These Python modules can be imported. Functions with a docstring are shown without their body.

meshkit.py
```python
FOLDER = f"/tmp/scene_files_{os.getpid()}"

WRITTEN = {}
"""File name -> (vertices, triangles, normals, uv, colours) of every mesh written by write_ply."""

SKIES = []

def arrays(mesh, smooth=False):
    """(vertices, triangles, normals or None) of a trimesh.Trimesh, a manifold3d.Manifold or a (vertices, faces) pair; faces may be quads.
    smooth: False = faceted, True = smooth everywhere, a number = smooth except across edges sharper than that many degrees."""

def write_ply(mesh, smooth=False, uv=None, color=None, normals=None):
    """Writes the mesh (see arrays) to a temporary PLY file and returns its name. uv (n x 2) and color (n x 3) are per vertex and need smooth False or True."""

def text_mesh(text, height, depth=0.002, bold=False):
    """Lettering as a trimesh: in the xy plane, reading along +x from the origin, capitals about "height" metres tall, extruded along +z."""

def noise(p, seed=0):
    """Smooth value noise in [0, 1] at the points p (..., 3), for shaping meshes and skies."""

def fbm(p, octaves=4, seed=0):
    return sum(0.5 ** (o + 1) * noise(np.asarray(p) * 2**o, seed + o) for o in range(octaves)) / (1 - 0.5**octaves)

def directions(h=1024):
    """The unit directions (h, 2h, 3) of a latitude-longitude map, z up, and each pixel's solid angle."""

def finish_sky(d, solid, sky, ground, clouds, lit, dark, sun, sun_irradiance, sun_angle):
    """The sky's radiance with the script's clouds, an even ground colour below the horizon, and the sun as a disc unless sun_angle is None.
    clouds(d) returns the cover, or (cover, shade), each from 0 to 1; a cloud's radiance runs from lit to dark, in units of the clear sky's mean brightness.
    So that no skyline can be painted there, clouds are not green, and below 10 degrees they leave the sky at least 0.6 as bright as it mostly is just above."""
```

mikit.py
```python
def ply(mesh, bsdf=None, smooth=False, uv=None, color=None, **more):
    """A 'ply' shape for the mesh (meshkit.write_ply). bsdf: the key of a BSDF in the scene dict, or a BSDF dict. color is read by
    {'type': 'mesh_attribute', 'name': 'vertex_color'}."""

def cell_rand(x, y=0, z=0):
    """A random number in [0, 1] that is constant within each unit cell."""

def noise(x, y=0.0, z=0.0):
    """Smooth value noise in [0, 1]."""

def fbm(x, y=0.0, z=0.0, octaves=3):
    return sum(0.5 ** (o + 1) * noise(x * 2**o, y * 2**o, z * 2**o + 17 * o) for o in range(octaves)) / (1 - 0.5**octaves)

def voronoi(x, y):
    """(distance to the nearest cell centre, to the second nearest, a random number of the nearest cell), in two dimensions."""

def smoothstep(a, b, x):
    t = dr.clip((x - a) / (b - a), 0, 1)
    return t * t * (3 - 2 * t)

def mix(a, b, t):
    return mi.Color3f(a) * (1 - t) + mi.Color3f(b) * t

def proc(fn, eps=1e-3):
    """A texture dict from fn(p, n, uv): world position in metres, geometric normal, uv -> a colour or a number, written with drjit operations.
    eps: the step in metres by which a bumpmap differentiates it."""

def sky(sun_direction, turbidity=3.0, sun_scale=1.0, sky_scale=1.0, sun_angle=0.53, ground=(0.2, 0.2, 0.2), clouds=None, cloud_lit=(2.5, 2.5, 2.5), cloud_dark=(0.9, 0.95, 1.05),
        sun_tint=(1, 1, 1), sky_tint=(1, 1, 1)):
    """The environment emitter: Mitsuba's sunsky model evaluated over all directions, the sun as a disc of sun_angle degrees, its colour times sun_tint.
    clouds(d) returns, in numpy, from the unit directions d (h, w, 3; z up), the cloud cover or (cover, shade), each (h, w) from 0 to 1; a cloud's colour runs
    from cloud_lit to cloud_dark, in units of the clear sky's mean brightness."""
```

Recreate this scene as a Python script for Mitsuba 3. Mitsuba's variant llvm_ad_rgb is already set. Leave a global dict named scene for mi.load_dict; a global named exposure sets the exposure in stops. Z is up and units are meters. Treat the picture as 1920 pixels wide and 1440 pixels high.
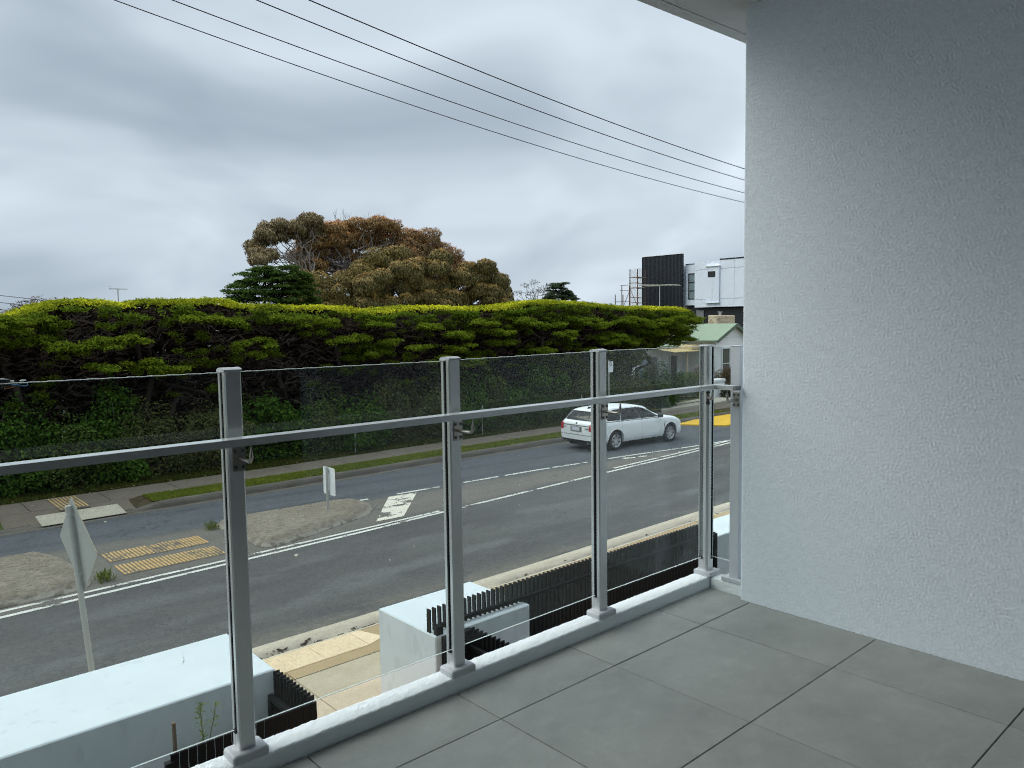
import math
import numpy as np, trimesh, mitsuba as mi, drjit as dr, mikit, meshkit
import manifold3d as m3
from scipy.interpolate import PchipInterpolator
from shapely.geometry import Polygon, box as sbox
from shapely.ops import triangulate as _tri
from mikit import noise, fbm, voronoi, cell_rand, smoothstep, mix, proc

T = mi.ScalarTransform4f
scene, labels = {}, {}
PI = math.pi
Z0 = 3.077            # balcony floor above the road
EYE = 4.433           # camera above the road
# ------------------------------------------------------------------ camera
YAW, PIT, ROL = [math.radians(a) for a in (48.15, 4.42, 0.79)]
_f = np.array([math.cos(YAW) * math.cos(PIT), math.sin(YAW) * math.cos(PIT), -math.sin(PIT)])
_r = np.array([math.sin(YAW), -math.cos(YAW), 0.0])
_d = np.cross(_f, _r)
_down = -math.sin(ROL) * _r + math.cos(ROL) * _d
scene['camera'] = {'type': 'perspective', 'fov': 2 * math.degrees(math.atan(960 / 1435.5)), 'fov_axis': 'x', 'near_clip': 0.05, 'far_clip': 2000.0,
                   'to_world': T().look_at(origin=[0, 0, EYE], target=[float(v) for v in np.array([0, 0, EYE]) + _f], up=[float(-v) for v in _down])}
# ------------------------------------------------------------------ sky and light
SUN = np.array([-0.50, 0.55, 0.67]); SUN = SUN / np.linalg.norm(SUN)      # behind the clouds, high on the left
LIT, DARK = 5.2, 0.5
def clouds(d):
    z = np.clip(d[..., 2], 0.0, 1.0)
    k = 1.0 / (z + 0.55)
    p = np.stack([d[..., 0] * k, d[..., 1] * k, 0 * z], -1)
    w = meshkit.fbm(p * 0.9 + [3.1, 7.7, 0], 4, seed=5) - 0.5
    q = p + np.stack([w, -w, 0 * w], -1) * 0.8
    n = meshkit.fbm(q * CLOUD_S + [CLOUD_X, CLOUD_Y, 0.0], 4, seed=CLOUD_N) - 0.5
    m = meshkit.fbm(q * 5.5 + [1.0, 9.0, 0.0], 4, seed=3) - 0.5
    glow = np.clip((d * SUN).sum(-1), 0, 1) ** 10
    base = 1.36 + 2.2 * z * z + 2.2 * glow              # overcast: brighter overhead and round the hidden sun
    r = base * np.exp(0.80 * n + 0.58 * m)
    return 1.0 + 0 * z, np.clip((LIT - r) / (LIT - DARK), 0.0, 1.0)
CLOUD_S, CLOUD_X, CLOUD_Y, CLOUD_N = 2.2815, 20.8545, 27.5356, 66
scene['sky_light'] = mikit.sky(SUN, turbidity=3, sun_scale=0.20, sun_angle=45, clouds=clouds, cloud_lit=(LIT * 0.91, LIT, LIT * 1.06), cloud_dark=(DARK * 0.72, DARK, DARK * 1.33), sun_tint=(0.84, 1.0, 1.12), ground=(0.15, 0.15, 0.14))
exposure = 2.4

# ------------------------------------------------------------------ helpers
def numbered(name, table=None):
    table = labels if table is None else table
    used = set(k for k in list(scene) + list(labels))
    def taken(n): return n in used or any(k.startswith(n + '__') for k in used)
    if not taken(name): return name
    i = 1
    while taken('%s_%03d' % (name, i)): i += 1
    return '%s_%03d' % (name, i)
_count = {}
def uniq(base):
    c = _count.get(base, -1) + 1
    _count[base] = c
    return base if c == 0 else '%s_%03d' % (base, c)
def thing(name, label=None, cat=None, group=None, kind=None):
    key = uniq(name)
    labels[key] = {}
    if label: labels[key]['label'] = label
    if cat: labels[key]['category'] = cat
    if group: labels[key]['group'] = group
    if kind: labels[key]['kind'] = kind
    return key
def put(key, mesh, bsdf, smooth=False, **kw):
    scene[key] = mikit.ply(mesh, bsdf, smooth, **kw)
    return key
def part(owner, name, mesh, bsdf, smooth=False, label=None, kind=None, **kw):
    key = uniq(owner + '__' + name)
    put(key, mesh, bsdf, smooth, **kw)
    if label or kind:
        labels[key] = {}
        if label: labels[key]['label'] = label
        if kind: labels[key]['kind'] = kind
    return key
def solo(name, mesh, bsdf, label, cat, smooth=False, group=None, **kw):
    key = thing(name, label, cat, group)
    return put(key, mesh, bsdf, smooth, **kw)
def struct(name, mesh, bsdf, label=None, smooth=False, **kw):
    key = thing(name, label, None, None, 'structure')
    return put(key, mesh, bsdf, smooth, **kw)

BF = np.array([[0, 2, 3, 1], [4, 5, 7, 6], [0, 1, 5, 4], [2, 6, 7, 3], [0, 4, 6, 2], [1, 3, 7, 5]])
def bx(x0, x1, y0, y1, z0, z1):
    v = np.array([[x, y, z] for z in (z0, z1) for y in (y0, y1) for x in (x0, x1)], float)
    f = BF[:, [0, 1, 2, 0, 2, 3]].reshape(-1, 3)
    return v, f
def rbx(x0, x1, y0, y1, z0, z1, b=0.004):
    c = np.array([[x0, x1], [y0, y1], [z0, z1]], float)
    pts = []
    for i in (0, 1):
        for j in (0, 1):
            for k in (0, 1):
                s = np.array([1 - 2 * i, 1 - 2 * j, 1 - 2 * k])
                p = np.array([c[0, i], c[1, j], c[2, k]])
                for a in range(3):
                    o = s * b
                    o[a] = 0
                    pts.append(p + o)
    h = trimesh.convex.convex_hull(np.array(pts))
    return np.array(h.vertices), np.array(h.faces)
def rnd(x0, x1, y0, y1, z0, z1, r, n=10):
    """box with rounded edges of radius r"""
    s = m3.Manifold.sphere(r, 4 * n)
    hs = [s.translate((x, y, z)) for x in (x0 + r, x1 - r) for y in (y0 + r, y1 - r) for z in (z0 + r, z1 - r)]
    return mf(m3.Manifold.batch_hull(hs))
def mf(m):
    k = m.to_mesh()
    return np.array(k.vert_properties[:, :3]), np.array(k.tri_verts)
def tomf(vf):
    return m3.Manifold(m3.Mesh(np.asarray(vf[0], np.float32), np.asarray(vf[1], np.uint32)))
def cat(ms):
    vs, fs, n = [], [], 0
    for v, f in ms:
        f = np.asarray(f)
        if f.shape[1] == 4: f = np.vstack([f[:, [0, 1, 2]], f[:, [0, 2, 3]]])
        vs.append(np.asarray(v, float)); fs.append(f + n); n += len(v)
    return np.vstack(vs), np.vstack(fs)
def mv(m, t=(0, 0, 0), rz=0.0, s=1.0):
    v = np.asarray(m[0], float) * s
    c, k = math.cos(rz), math.sin(rz)
    v = np.stack([v[:, 0] * c - v[:, 1] * k, v[:, 0] * k + v[:, 1] * c, v[:, 2]], 1) + np.asarray(t, float)
    return v, m[1]
def tube(p, r, sides=8, caps=True):
    p = np.asarray(p, float)
    t = np.gradient(p, axis=0)
    t /= np.linalg.norm(t, axis=1, keepdims=True) + 1e-12
    ref = np.array([0, 0, 1.0]) if abs(t[:, 2]).mean() < 0.8 else np.array([1.0, 0, 0])
    a = np.cross(t, ref); a /= np.linalg.norm(a, axis=1, keepdims=True) + 1e-12
    b = np.cross(t, a)
    ang = np.arange(sides) * 2 * PI / sides
    r = np.broadcast_to(r, (len(p),))
    v = p[:, None] + r[:, None, None] * (np.cos(ang)[None, :, None] * a[:, None] + np.sin(ang)[None, :, None] * b[:, None])
    i, j = np.meshgrid(np.arange(len(p) - 1), np.arange(sides), indexing='ij')
    q = np.stack([i * sides + j, i * sides + (j + 1) % sides, (i + 1) * sides + (j + 1) % sides, (i + 1) * sides + j], -1).reshape(-1, 4)
    f = np.vstack([q[:, [0, 1, 2]], q[:, [0, 2, 3]]])
    v = v.reshape(-1, 3)
    if caps:
        n = len(v)
        v = np.vstack([v, p[:1], p[-1:]])
        k = np.arange(sides)
        e = (len(p) - 1) * sides
        f = np.vstack([f, np.stack([(k + 1) % sides, k, k * 0 + n], 1), np.stack([e + k, e + (k + 1) % sides, k * 0 + n + 1], 1)])
    return v, f
def tubes(paths, radii, sides=4):
    return cat([tube(p, r, sides, False) for p, r in zip(paths, radii)])
def prism(poly, z0, z1):
    """extruded shapely polygon or point list"""
    if not isinstance(poly, Polygon): poly = Polygon(poly)
    m = trimesh.creation.extrude_polygon(poly, z1 - z0, engine='earcut')
    return np.array(m.vertices) + [0, 0, z0], np.array(m.faces)
def lathe(prof, axis='y', n=28):
    prof = np.asarray(prof, float)
    a = np.arange(n) * 2 * PI / n
    ring = np.stack([np.cos(a), np.sin(a)], 1)
    v = []
    for r, h in prof:
        v.append(np.stack([r * ring[:, 0], np.full(n, h), r * ring[:, 1]], 1))
    v = np.vstack(v)
    i, j = np.meshgrid(np.arange(len(prof) - 1), np.arange(n), indexing='ij')
    q = np.stack([i * n + j, i * n + (j + 1) % n, (i + 1) * n + (j + 1) % n, (i + 1) * n + j], -1).reshape(-1, 4)
    f = np.vstack([q[:, [0, 1, 2]], q[:, [0, 2, 3]]])
    if axis == 'z': v = v[:, [0, 2, 1]]
    return v, f
def sheet(xs, ys, zfn, bend=True):
    X, Y = np.meshgrid(xs, ys, indexing='ij')
    Yb = Y + (bend_y(X) if bend else 0)
    v = np.stack([X, Yb, zfn(X, Y) + 0 * X], -1).reshape(-1, 3)
    n, m = X.shape
    i, j = np.meshgrid(np.arange(n - 1), np.arange(m - 1), indexing='ij')
    q = np.stack([i * m + j, (i + 1) * m + j, (i + 1) * m + j + 1, i * m + j + 1], -1).reshape(-1, 4)
    return v, np.vstack([q[:, [0, 1, 2]], q[:, [0, 2, 3]]])
def sst(a, b, x):
    t = np.clip((x - a) / (b - a), 0, 1)
    return t * t * (3 - 2 * t)
def bend_y(X):
    return 0.18 * sst(8, 16, np.asarray(X, float))
def rgb(*c): return {'type': 'rgb', 'value': list(c)}
def RNG(s): return np.random.default_rng(s)

# ------------------------------------------------------------------ materials
def two(d): return {'type': 'twosided', 'bsdf': d}
def princ(col, rough=0.6, spec=0.5, metal=0.0, **k):
    return {'type': 'principled', 'base_color': rgb(*col) if isinstance(col, tuple) else col, 'roughness': rough, 'specular': spec, 'metallic': metal, **k}
def bump(d, fn, scale, eps=1e-3):
    return {'type': 'bumpmap', 'arbitrary': {**proc(fn, eps), 'raw': True} if False else proc(fn, eps), 'scale': scale, 'bsdf': d}
def stucco(p, n, uv):
    return 0.6 * noise(p.x * 105 + 0.37, p.y * 105, p.z * 105) + 0.4 * noise(p.x * 190, p.y * 190 + 0.5 * p.z * 60, p.z * 190 - 0.5 * p.y * 60)
def wallcol(p, n, uv):
    m = fbm(p.x * 1.3 + 4, p.y * 1.3, p.z * 1.3, 3)
    g = noise(p.x * 120, p.y * 120, p.z * 120)
    return mix((0.64, 0.697, 0.765), (0.80, 0.86, 0.925), m * 0.25 + g * 0.75)
M = scene
M['m_wallface'] = two(princ(proc(wallcol), 0.85, 0.25))
M['m_wall'] = bump(two(princ(proc(wallcol), 0.85, 0.25)), stucco, 0.0032, 1.5e-3)
M['m_kerbface'] = two(princ((0.74, 0.79, 0.81), 0.85, 0.25))
M['m_kerbtop'] = bump(two(princ((0.72, 0.77, 0.79), 0.85, 0.25)), stucco, 0.004, 1.5e-3)
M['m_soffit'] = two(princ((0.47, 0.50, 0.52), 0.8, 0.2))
def rendercol(p, n, uv):
    m = fbm(p.x * 2.1, p.y * 2.1, p.z * 2.1 + 3, 4)
    s = smoothstep(0.62, 0.8, fbm(p.x * 9, p.y * 9, p.z * 3, 3))
    drip = smoothstep(0.55, 0.85, noise(p.x * 7 + 3, p.y * 7, p.z * 0.7)) * smoothstep(0.45, 1.25, p.z)
    return mix((0.655, 0.71, 0.735), (0.585, 0.635, 0.66), m) * (1 - 0.09 * s) * (1 - 0.07 * drip * (1 - dr.abs(n.z)))
M['m_masonry'] = two(princ(proc(rendercol), 0.8, 0.25))
def tilecol(p, n, uv):
    k = cell_rand(dr.floor((p.x - 0.4595) / 0.6005), dr.floor((p.y - 1.334) / 0.6), 3)
    a = fbm(p.x * 3.2 + k * 31, p.y * 3.2 + k * 17, 0.0, 4)
    b = fbm(p.x * 11 + k * 9, p.y * 17, 2.0, 3)
    s = noise(p.x * 260, p.y * 260, 0.0)
    t = dr.clip(0.5 + 0.8 * (a - 0.5) + 0.55 * (b - 0.5) + 0.30 * (s - 0.5) + 0.16 * smoothstep(0.64, 0.80, fbm(p.x * 23 + k * 5, p.y * 31, 9.0, 3)), 0, 1)
    return mix((0.228, 0.236, 0.227), (0.330, 0.340, 0.325), t) * (0.96 + 0.08 * k)
M['m_tile'] = two(princ(proc(tilecol), 0.55, 0.35))
M['m_joint'] = two(princ((0.03, 0.03, 0.032), 0.9, 0.1))
M['m_alu'] = two(princ((0.64, 0.66, 0.67), 0.20, 0.5, 0.42))
M['m_alu_flat'] = two(princ((0.47, 0.49, 0.52), 0.5, 0.5, 0.05))
M['m_steel'] = two(princ((0.42, 0.39, 0.36), 0.25, 0.5, 0.95))
M['m_screw'] = two(princ((0.10, 0.10, 0.10), 0.35, 0.5, 0.9))
M['m_rubber'] = two(princ((0.018, 0.018, 0.022), 0.6, 0.3))
M['m_gasket'] = two(princ((0.060, 0.058, 0.066), 0.6, 0.3))
M['m_glass'] = {'type': 'thindielectric', 'int_ior': 1.52, 'specular_transmittance': rgb(0.86, 0.91, 0.90), 'specular_reflectance': rgb(0.58, 0.60, 0.60)}
M['m_edge'] = two(princ((0.86, 0.93, 0.91), 0.35, 0.6))
# road: near lane dark, wheel paths paler, the wedge between the two lines an older brownish seal
def roadcol(p, n, uv):
    lo = 13.9 + 0.0635 * p.x
    up = 17.85 - 0.083 * p.x
    wob = 0.35 * (noise(p.x * 1.2, p.y * 1.2, 5.0) - 0.5)
    wedge = smoothstep(0.0, 0.35, p.y - lo + wob) * smoothstep(0.0, 0.4, up - p.y + wob)
    far = smoothstep(-0.2, 0.2, p.y - up)
    big = fbm(p.x * 0.22, p.y * 0.9, 1.0, 4)
    med = fbm(p.x * 0.9, p.y * 2.4, 7.0, 4)
    fin = noise(p.x * 55, p.y * 55, 0.0)
    grit = noise(p.x * 21, p.y * 21, 3.0)
    c = mix((0.062, 0.061, 0.062), (0.104, 0.103, 0.099), dr.clip(big * 1.0 + (med - 0.5) * 0.6, 0, 1))
    path = smoothstep(0.55, 0.0, dr.abs(p.y - 11.6 + 0.3 * (big - 0.5))) + 0.7 * smoothstep(0.5, 0.0, dr.abs(p.y - 13.1))
    c = mix(c, (0.135, 0.140, 0.145), dr.clip(path * smoothstep(0.35, 0.70, med) * 0.5, 0, 1))
    dirt = smoothstep(0.9, 0.0, p.y - 10.1 + 0.7 * (med - 0.5)) * smoothstep(0.35, 0.6, med)
    c = mix(c, (0.16, 0.145, 0.12), dr.clip(dirt * 0.75, 0, 1))
    c = mix(c, mix((0.095, 0.088, 0.078), (0.155, 0.143, 0.125), big * 0.5 + med * 0.5), wedge * 0.9)
    c = mix(c, mix((0.058, 0.064, 0.074), (0.090, 0.096, 0.104), big * 0.6 + med * 0.4), far)
    tyre = smoothstep(0.35, 0.0, dr.abs(p.y - up - 0.55)) + smoothstep(0.3, 0.0, dr.abs(p.y - up - 1.9))
    c = c * (1 - 0.16 * dr.clip(tyre, 0, 1) * far)
    crack = smoothstep(0.035, 0.0, voronoi(p.x * 0.6 + med * 1.2, p.y * 0.6 + big)[1] - voronoi(p.x * 0.6 + med * 1.2, p.y * 0.6 + big)[0])
    c = c * (1 - 0.35 * crack * smoothstep(0.5, 0.7, big))
    return c * (0.74 + 0.34 * fin + 0.22 * grit)
M['m_road'] = two(princ(proc(roadcol), 0.85, 0.3))
def paintcol(p, n, uv):
    a = fbm(p.x * 4.0, p.y * 9.0, 0.0, 4)
    b = noise(p.x * 33, p.y * 33, 0.0)
    w = smoothstep(0.58, 0.70, a * 0.8 + b * 0.22)
    return mix(mix((0.62, 0.62, 0.58), (0.50, 0.49, 0.44), fbm(p.x * 2, p.y * 2, 4.0, 3)), (0.11, 0.107, 0.10), w)
M['m_paint'] = two(princ(proc(paintcol), 0.7, 0.3))
def oldpaint(p, n, uv):
    a = fbm(p.x * 2.4 + 2, p.y * 6.0, 0.0, 4)
    b = noise(p.x * 25, p.y * 25, 0.0)
    w = smoothstep(0.47, 0.57, a * 0.8 + b * 0.2 - 0.045)
    return mix((0.58, 0.55, 0.47), (0.12, 0.113, 0.10), w)
M['m_oldpaint'] = two(princ(proc(oldpaint), 0.75, 0.3))
def yellowpaint(p, n, uv):
    a = fbm(p.x * 2.4, p.y * 3.0, 0.0, 4)
    return mix((0.72, 0.44, 0.03), (0.60, 0.36, 0.03), a)
M['m_yellow'] = two(princ(proc(yellowpaint), 0.7, 0.3))
def conccol(p, n, uv):
    a = fbm(p.x * 0.8, p.y * 1.6, 0.0, 4)
    b = fbm(p.x * 6, p.y * 6, 5.0, 3)
    s = noise(p.x * 45, p.y * 45, 0.0)
    return mix((0.112, 0.094, 0.076), (0.165, 0.140, 0.112), dr.clip(a * 0.7 + b * 0.4 - 0.05, 0, 1)) * (0.86 + 0.28 * s)
M['m_path'] = two(princ(proc(conccol), 0.9, 0.2))
def gutcol(p, n, uv):
    a = fbm(p.x * 1.1, p.y * 5.0, 0.0, 4)
    b = fbm(p.x * 5, p.y * 9, 5.0, 3)
    s = noise(p.x * 60, p.y * 60, 0.0)
    wet = smoothstep(0.16, 0.0, dr.abs(p.y - 9.80 - 0.10 * (a - 0.5) - 0.18 * smoothstep(8.0, 16.0, p.x)))
    c = mix((0.40, 0.345, 0.265), (0.54, 0.475, 0.38), a * 0.6 + b * 0.4)
    c = mix(c, mix((0.17, 0.145, 0.115), (0.30, 0.27, 0.23), b), dr.clip(wet * smoothstep(0.34, 0.56, a + 0.2 * b), 0, 1) * 0.85)
    return c * (0.88 + 0.24 * s)
M['m_gutter'] = two(princ(proc(gutcol), 0.8, 0.3))
def tancol(p, n, uv):
    a = fbm(p.x * 0.9 + 3, p.y * 1.2, 0.0, 4)
    b = fbm(p.x * 4, p.y * 7, 5.0, 3)
    s = noise(p.x * 70, p.y * 70, 0.0)
    band = smoothstep(8.72, 8.70, p.y)                    # bay laid at another time, greyer
    inner = smoothstep(7.62, 7.5, p.y + 0.1 * (b - 0.5))
    c = mix((0.34, 0.245, 0.135), (0.44, 0.325, 0.19), a * 0.7 + b * 0.3)
    g = mix((0.40, 0.335, 0.235), (0.50, 0.425, 0.315), b)
    c = mix(c, g, band)
    c = mix(c, mix((0.47, 0.315, 0.185), (0.54, 0.375, 0.23), a), inner)
    return c * (0.90 + 0.20 * s)
M['m_tan'] = two(princ(proc(tancol), 0.85, 0.25))
def islandcol(p, n, uv):
    a = fbm(p.x * 1.7, p.y * 1.7, 0.0, 4)
    b = fbm(p.x * 7, p.y * 9, 5.0, 4)
    s = noise(p.x * 40, p.y * 40, 0.0)
    c = mix((0.125, 0.105, 0.083), (0.250, 0.218, 0.175), dr.clip(a * 0.5 + b * 0.6, 0, 1))
    c = mix(c, (0.085, 0.075, 0.06), smoothstep(0.52, 0.72, fbm(p.x * 13, p.y * 26, 2.0, 4)) * 0.55)
    side = 0.8 * smoothstep(0.135, 0.02, p.z)
    c = mix(c, mix((0.33, 0.31, 0.27), (0.13, 0.12, 0.10), smoothstep(0.45, 0.62, b)), side * 0.8)
    return c * (0.82 + 0.36 * s)
M['m_island'] = bump(two(princ(proc(islandcol), 0.9, 0.2)), lambda p, n, uv: fbm(p.x * 14, p.y * 14, p.z * 14, 3), 0.02, 1e-2)
def kerbcol(p, n, uv):
    a = fbm(p.x * 1.9, p.y * 4, p.z * 6, 4)
    s = noise(p.x * 40, p.y * 40, p.z * 40)
    return mix((0.075, 0.067, 0.056), (0.155, 0.14, 0.118), a) * (0.8 + 0.4 * s)
M['m_kerb'] = two(princ(proc(kerbcol), 0.9, 0.2))
def soilcol(p, n, uv):
    a = fbm(p.x * 0.9, p.y * 1.4, 0.0, 4)
    b = fbm(p.x * 6, p.y * 6, 3.0, 3)
    c = mix((0.060, 0.046, 0.028), (0.050, 0.070, 0.018), smoothstep(0.42, 0.60, a))
    return c * (0.55 + 0.9 * b)
M['m_soil'] = two(princ(proc(soilcol), 0.95, 0.1))
def creamcol(p, n, uv):
    a = fbm(p.x * 2.2, p.y * 3, 0.0, 4)
    b = noise(p.x * 40, p.y * 40, 1.0)
    return mix((0.64, 0.495, 0.315), (0.78, 0.62, 0.42), a) * (0.90 + 0.18 * b)
M['m_cream'] = two(princ(proc(creamcol), 0.8, 0.25))
def palecol(p, n, uv):
    a = fbm(p.x * 2.2, p.y * 3, 0.0, 4)
    return mix((0.33, 0.30, 0.24), (0.44, 0.41, 0.33), a)
M['m_pale'] = two(princ(proc(palecol), 0.8, 0.25))
def ochre(p, n, uv):
    a = fbm(p.x * 2.5, p.y * 3, 0.0, 4)
    b = noise(p.x * 30, p.y * 30, 1.0)
    w = smoothstep(0.55, 0.72, a * 0.75 + b * 0.25)
    return mix(mix((0.42, 0.27, 0.11), (0.52, 0.36, 0.17), a), (0.16, 0.13, 0.10), w)
M['m_ochre'] = two(princ(proc(ochre), 0.8, 0.25))
M['m_fence'] = two(princ((0.006, 0.0066, 0.0075), 0.5, 0.25))
M['m_galv'] = two(princ((0.42, 0.43, 0.41), 0.55, 0.5, 0.25))
M['m_signback'] = two(princ((0.36, 0.38, 0.37), 0.5, 0.5, 0.2))
M['m_white'] = two(princ((0.74, 0.76, 0.78), 0.5, 0.4))
M['m_black'] = two(princ((0.012, 0.014, 0.018), 0.5, 0.4))
M['m_wire'] = two(princ((0.030, 0.032, 0.036), 0.6, 0.3))
M['m_leaf'] = {'type': 'principledthin', 'base_color': {'type': 'mesh_attribute', 'name': 'vertex_color'}, 'roughness': 0.55, 'diff_trans': 0.5, 'spec_trans': 0.0}
M['m_foliage'] = two(princ({'type': 'mesh_attribute', 'name': 'vertex_color'}, 0.6, 0.25))
M['m_twig'] = two({'type': 'diffuse', 'reflectance': {'type': 'mesh_attribute', 'name': 'vertex_color'}})
M['m_grey'] = two(princ((0.22, 0.23, 0.24), 0.6, 0.3))
M['m_darkglass'] = two(princ((0.03, 0.04, 0.045), 0.08, 0.6))

# ------------------------------------------------------------------ foliage
def leaf_mesh(c, n, length, width, col, rng, spin=True, droop=None):
    """diamond leaves: centre c, plane normal n (roughened), own colour"""
    N = len(c)
    n = n / (np.linalg.norm(n, axis=1, keepdims=True) + 1e-9)
    a = rng.normal(size=(N, 3)) if droop is None else droop + 0.45 * rng.normal(size=(N, 3))
    a -= n * (a * n).sum(1, keepdims=True)
    a /= np.linalg.norm(a, axis=1, keepdims=True) + 1e-9
    b = np.cross(n, a)
    L = (np.broadcast_to(length, (N,)) * rng.uniform(0.7, 1.3, N))[:, None] * 0.5
    W = (np.broadcast_to(width, (N,)) * rng.uniform(0.7, 1.3, N))[:, None] * 0.5
    v = np.stack([c - a * L, c + b * W + n * W * 0.25, c + a * L, c - b * W + n * W * 0.25], 1).reshape(-1, 3)
    k = np.arange(N)[:, None] * 4
    f = np.concatenate([k + [0, 1, 2], k + [0, 2, 3]], 1).reshape(-1, 3)
    return v, f, np.repeat(np.clip(col, 0, 1), 4, axis=0)
def put_leaves(owner, name, lm, kind=None, label=None, mat='m_leaf'):
    ms = lm if isinstance(lm, list) else [lm]
    v, f = cat([(a, b) for a, b, _ in ms])
    return part(owner, name, (v, f), mat, False, color=np.vstack([c for _, _, c in ms]), kind=kind, label=label)
def ell_leaves(rng, c, r, n, L, W, c0, c1, tip=None, tipw=0.0, low=-0.5, fill=0.45, nz=0.3, droop=None, rough=0.7):
    """leaves through an ellipsoid, most near its skin"""
    d = rng.normal(size=(n * 2, 3)); d /= np.linalg.norm(d, axis=1, keepdims=True)
    d = d[d[:, 2] > low][:n]
    lump = 1 + 0.28 * (meshkit.noise(d * 2.3 + np.asarray(c) * 1.7, 3) - 0.5) * 2
    s = rng.uniform(fill, 1.0, len(d)) ** 0.6 * lump
    p = np.asarray(c) + d * s[:, None] * np.asarray(r)
    nn = d / np.asarray(r) ; nn /= np.linalg.norm(nn, axis=1, keepdims=True)
    nn = nn + rng.normal(size=nn.shape) * rough + [0, 0, nz]
    k = rng.uniform(0, 1, (len(d), 1))
    col = np.asarray(c0) * (1 - k) + np.asarray(c1) * k
    if tip is not None:
        t = np.clip((d[:, 2:] - 0.15) * 1.3, 0, 1) * np.clip((s[:, None] - 0.75) * 4, 0, 1) * tipw * rng.uniform(0.3, 1, (len(d), 1))
        col = col * (1 - t) + np.asarray(tip) * t
    return leaf_mesh(p, nn, L, W, col * rng.uniform(0.75, 1.25, (len(d), 1)), rng, droop=droop)
def limb(rng, a, b, r0, r1, n=7, wob=0.12, sag=0.0):
    a, b = np.asarray(a, float), np.asarray(b, float)
    t = np.linspace(0, 1, n)[:, None]
    L = np.linalg.norm(b - a)
    w = rng.normal(size=(n, 3)) * wob * L * 0.25 * np.sin(t * PI)
    p = a * (1 - t) + b * t + w + np.array([0, 0, 1.0]) * (sag * L * np.sin(t * PI))
    return p, np.linspace(r0, r1, n)
def put_twigs(owner, name, paths, radii, col, rng, sides=4, kind=None):
    v, f = tubes(paths, radii, sides)
    c = np.repeat(np.clip(np.asarray(col) * rng.uniform(0.7, 1.3, (len(paths), 1)), 0, 1), [len(p) * sides for p in paths], axis=0)
    return part(owner, name, (v, f), 'm_twig', False, color=c, kind=kind)
exec_parts = []
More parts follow.
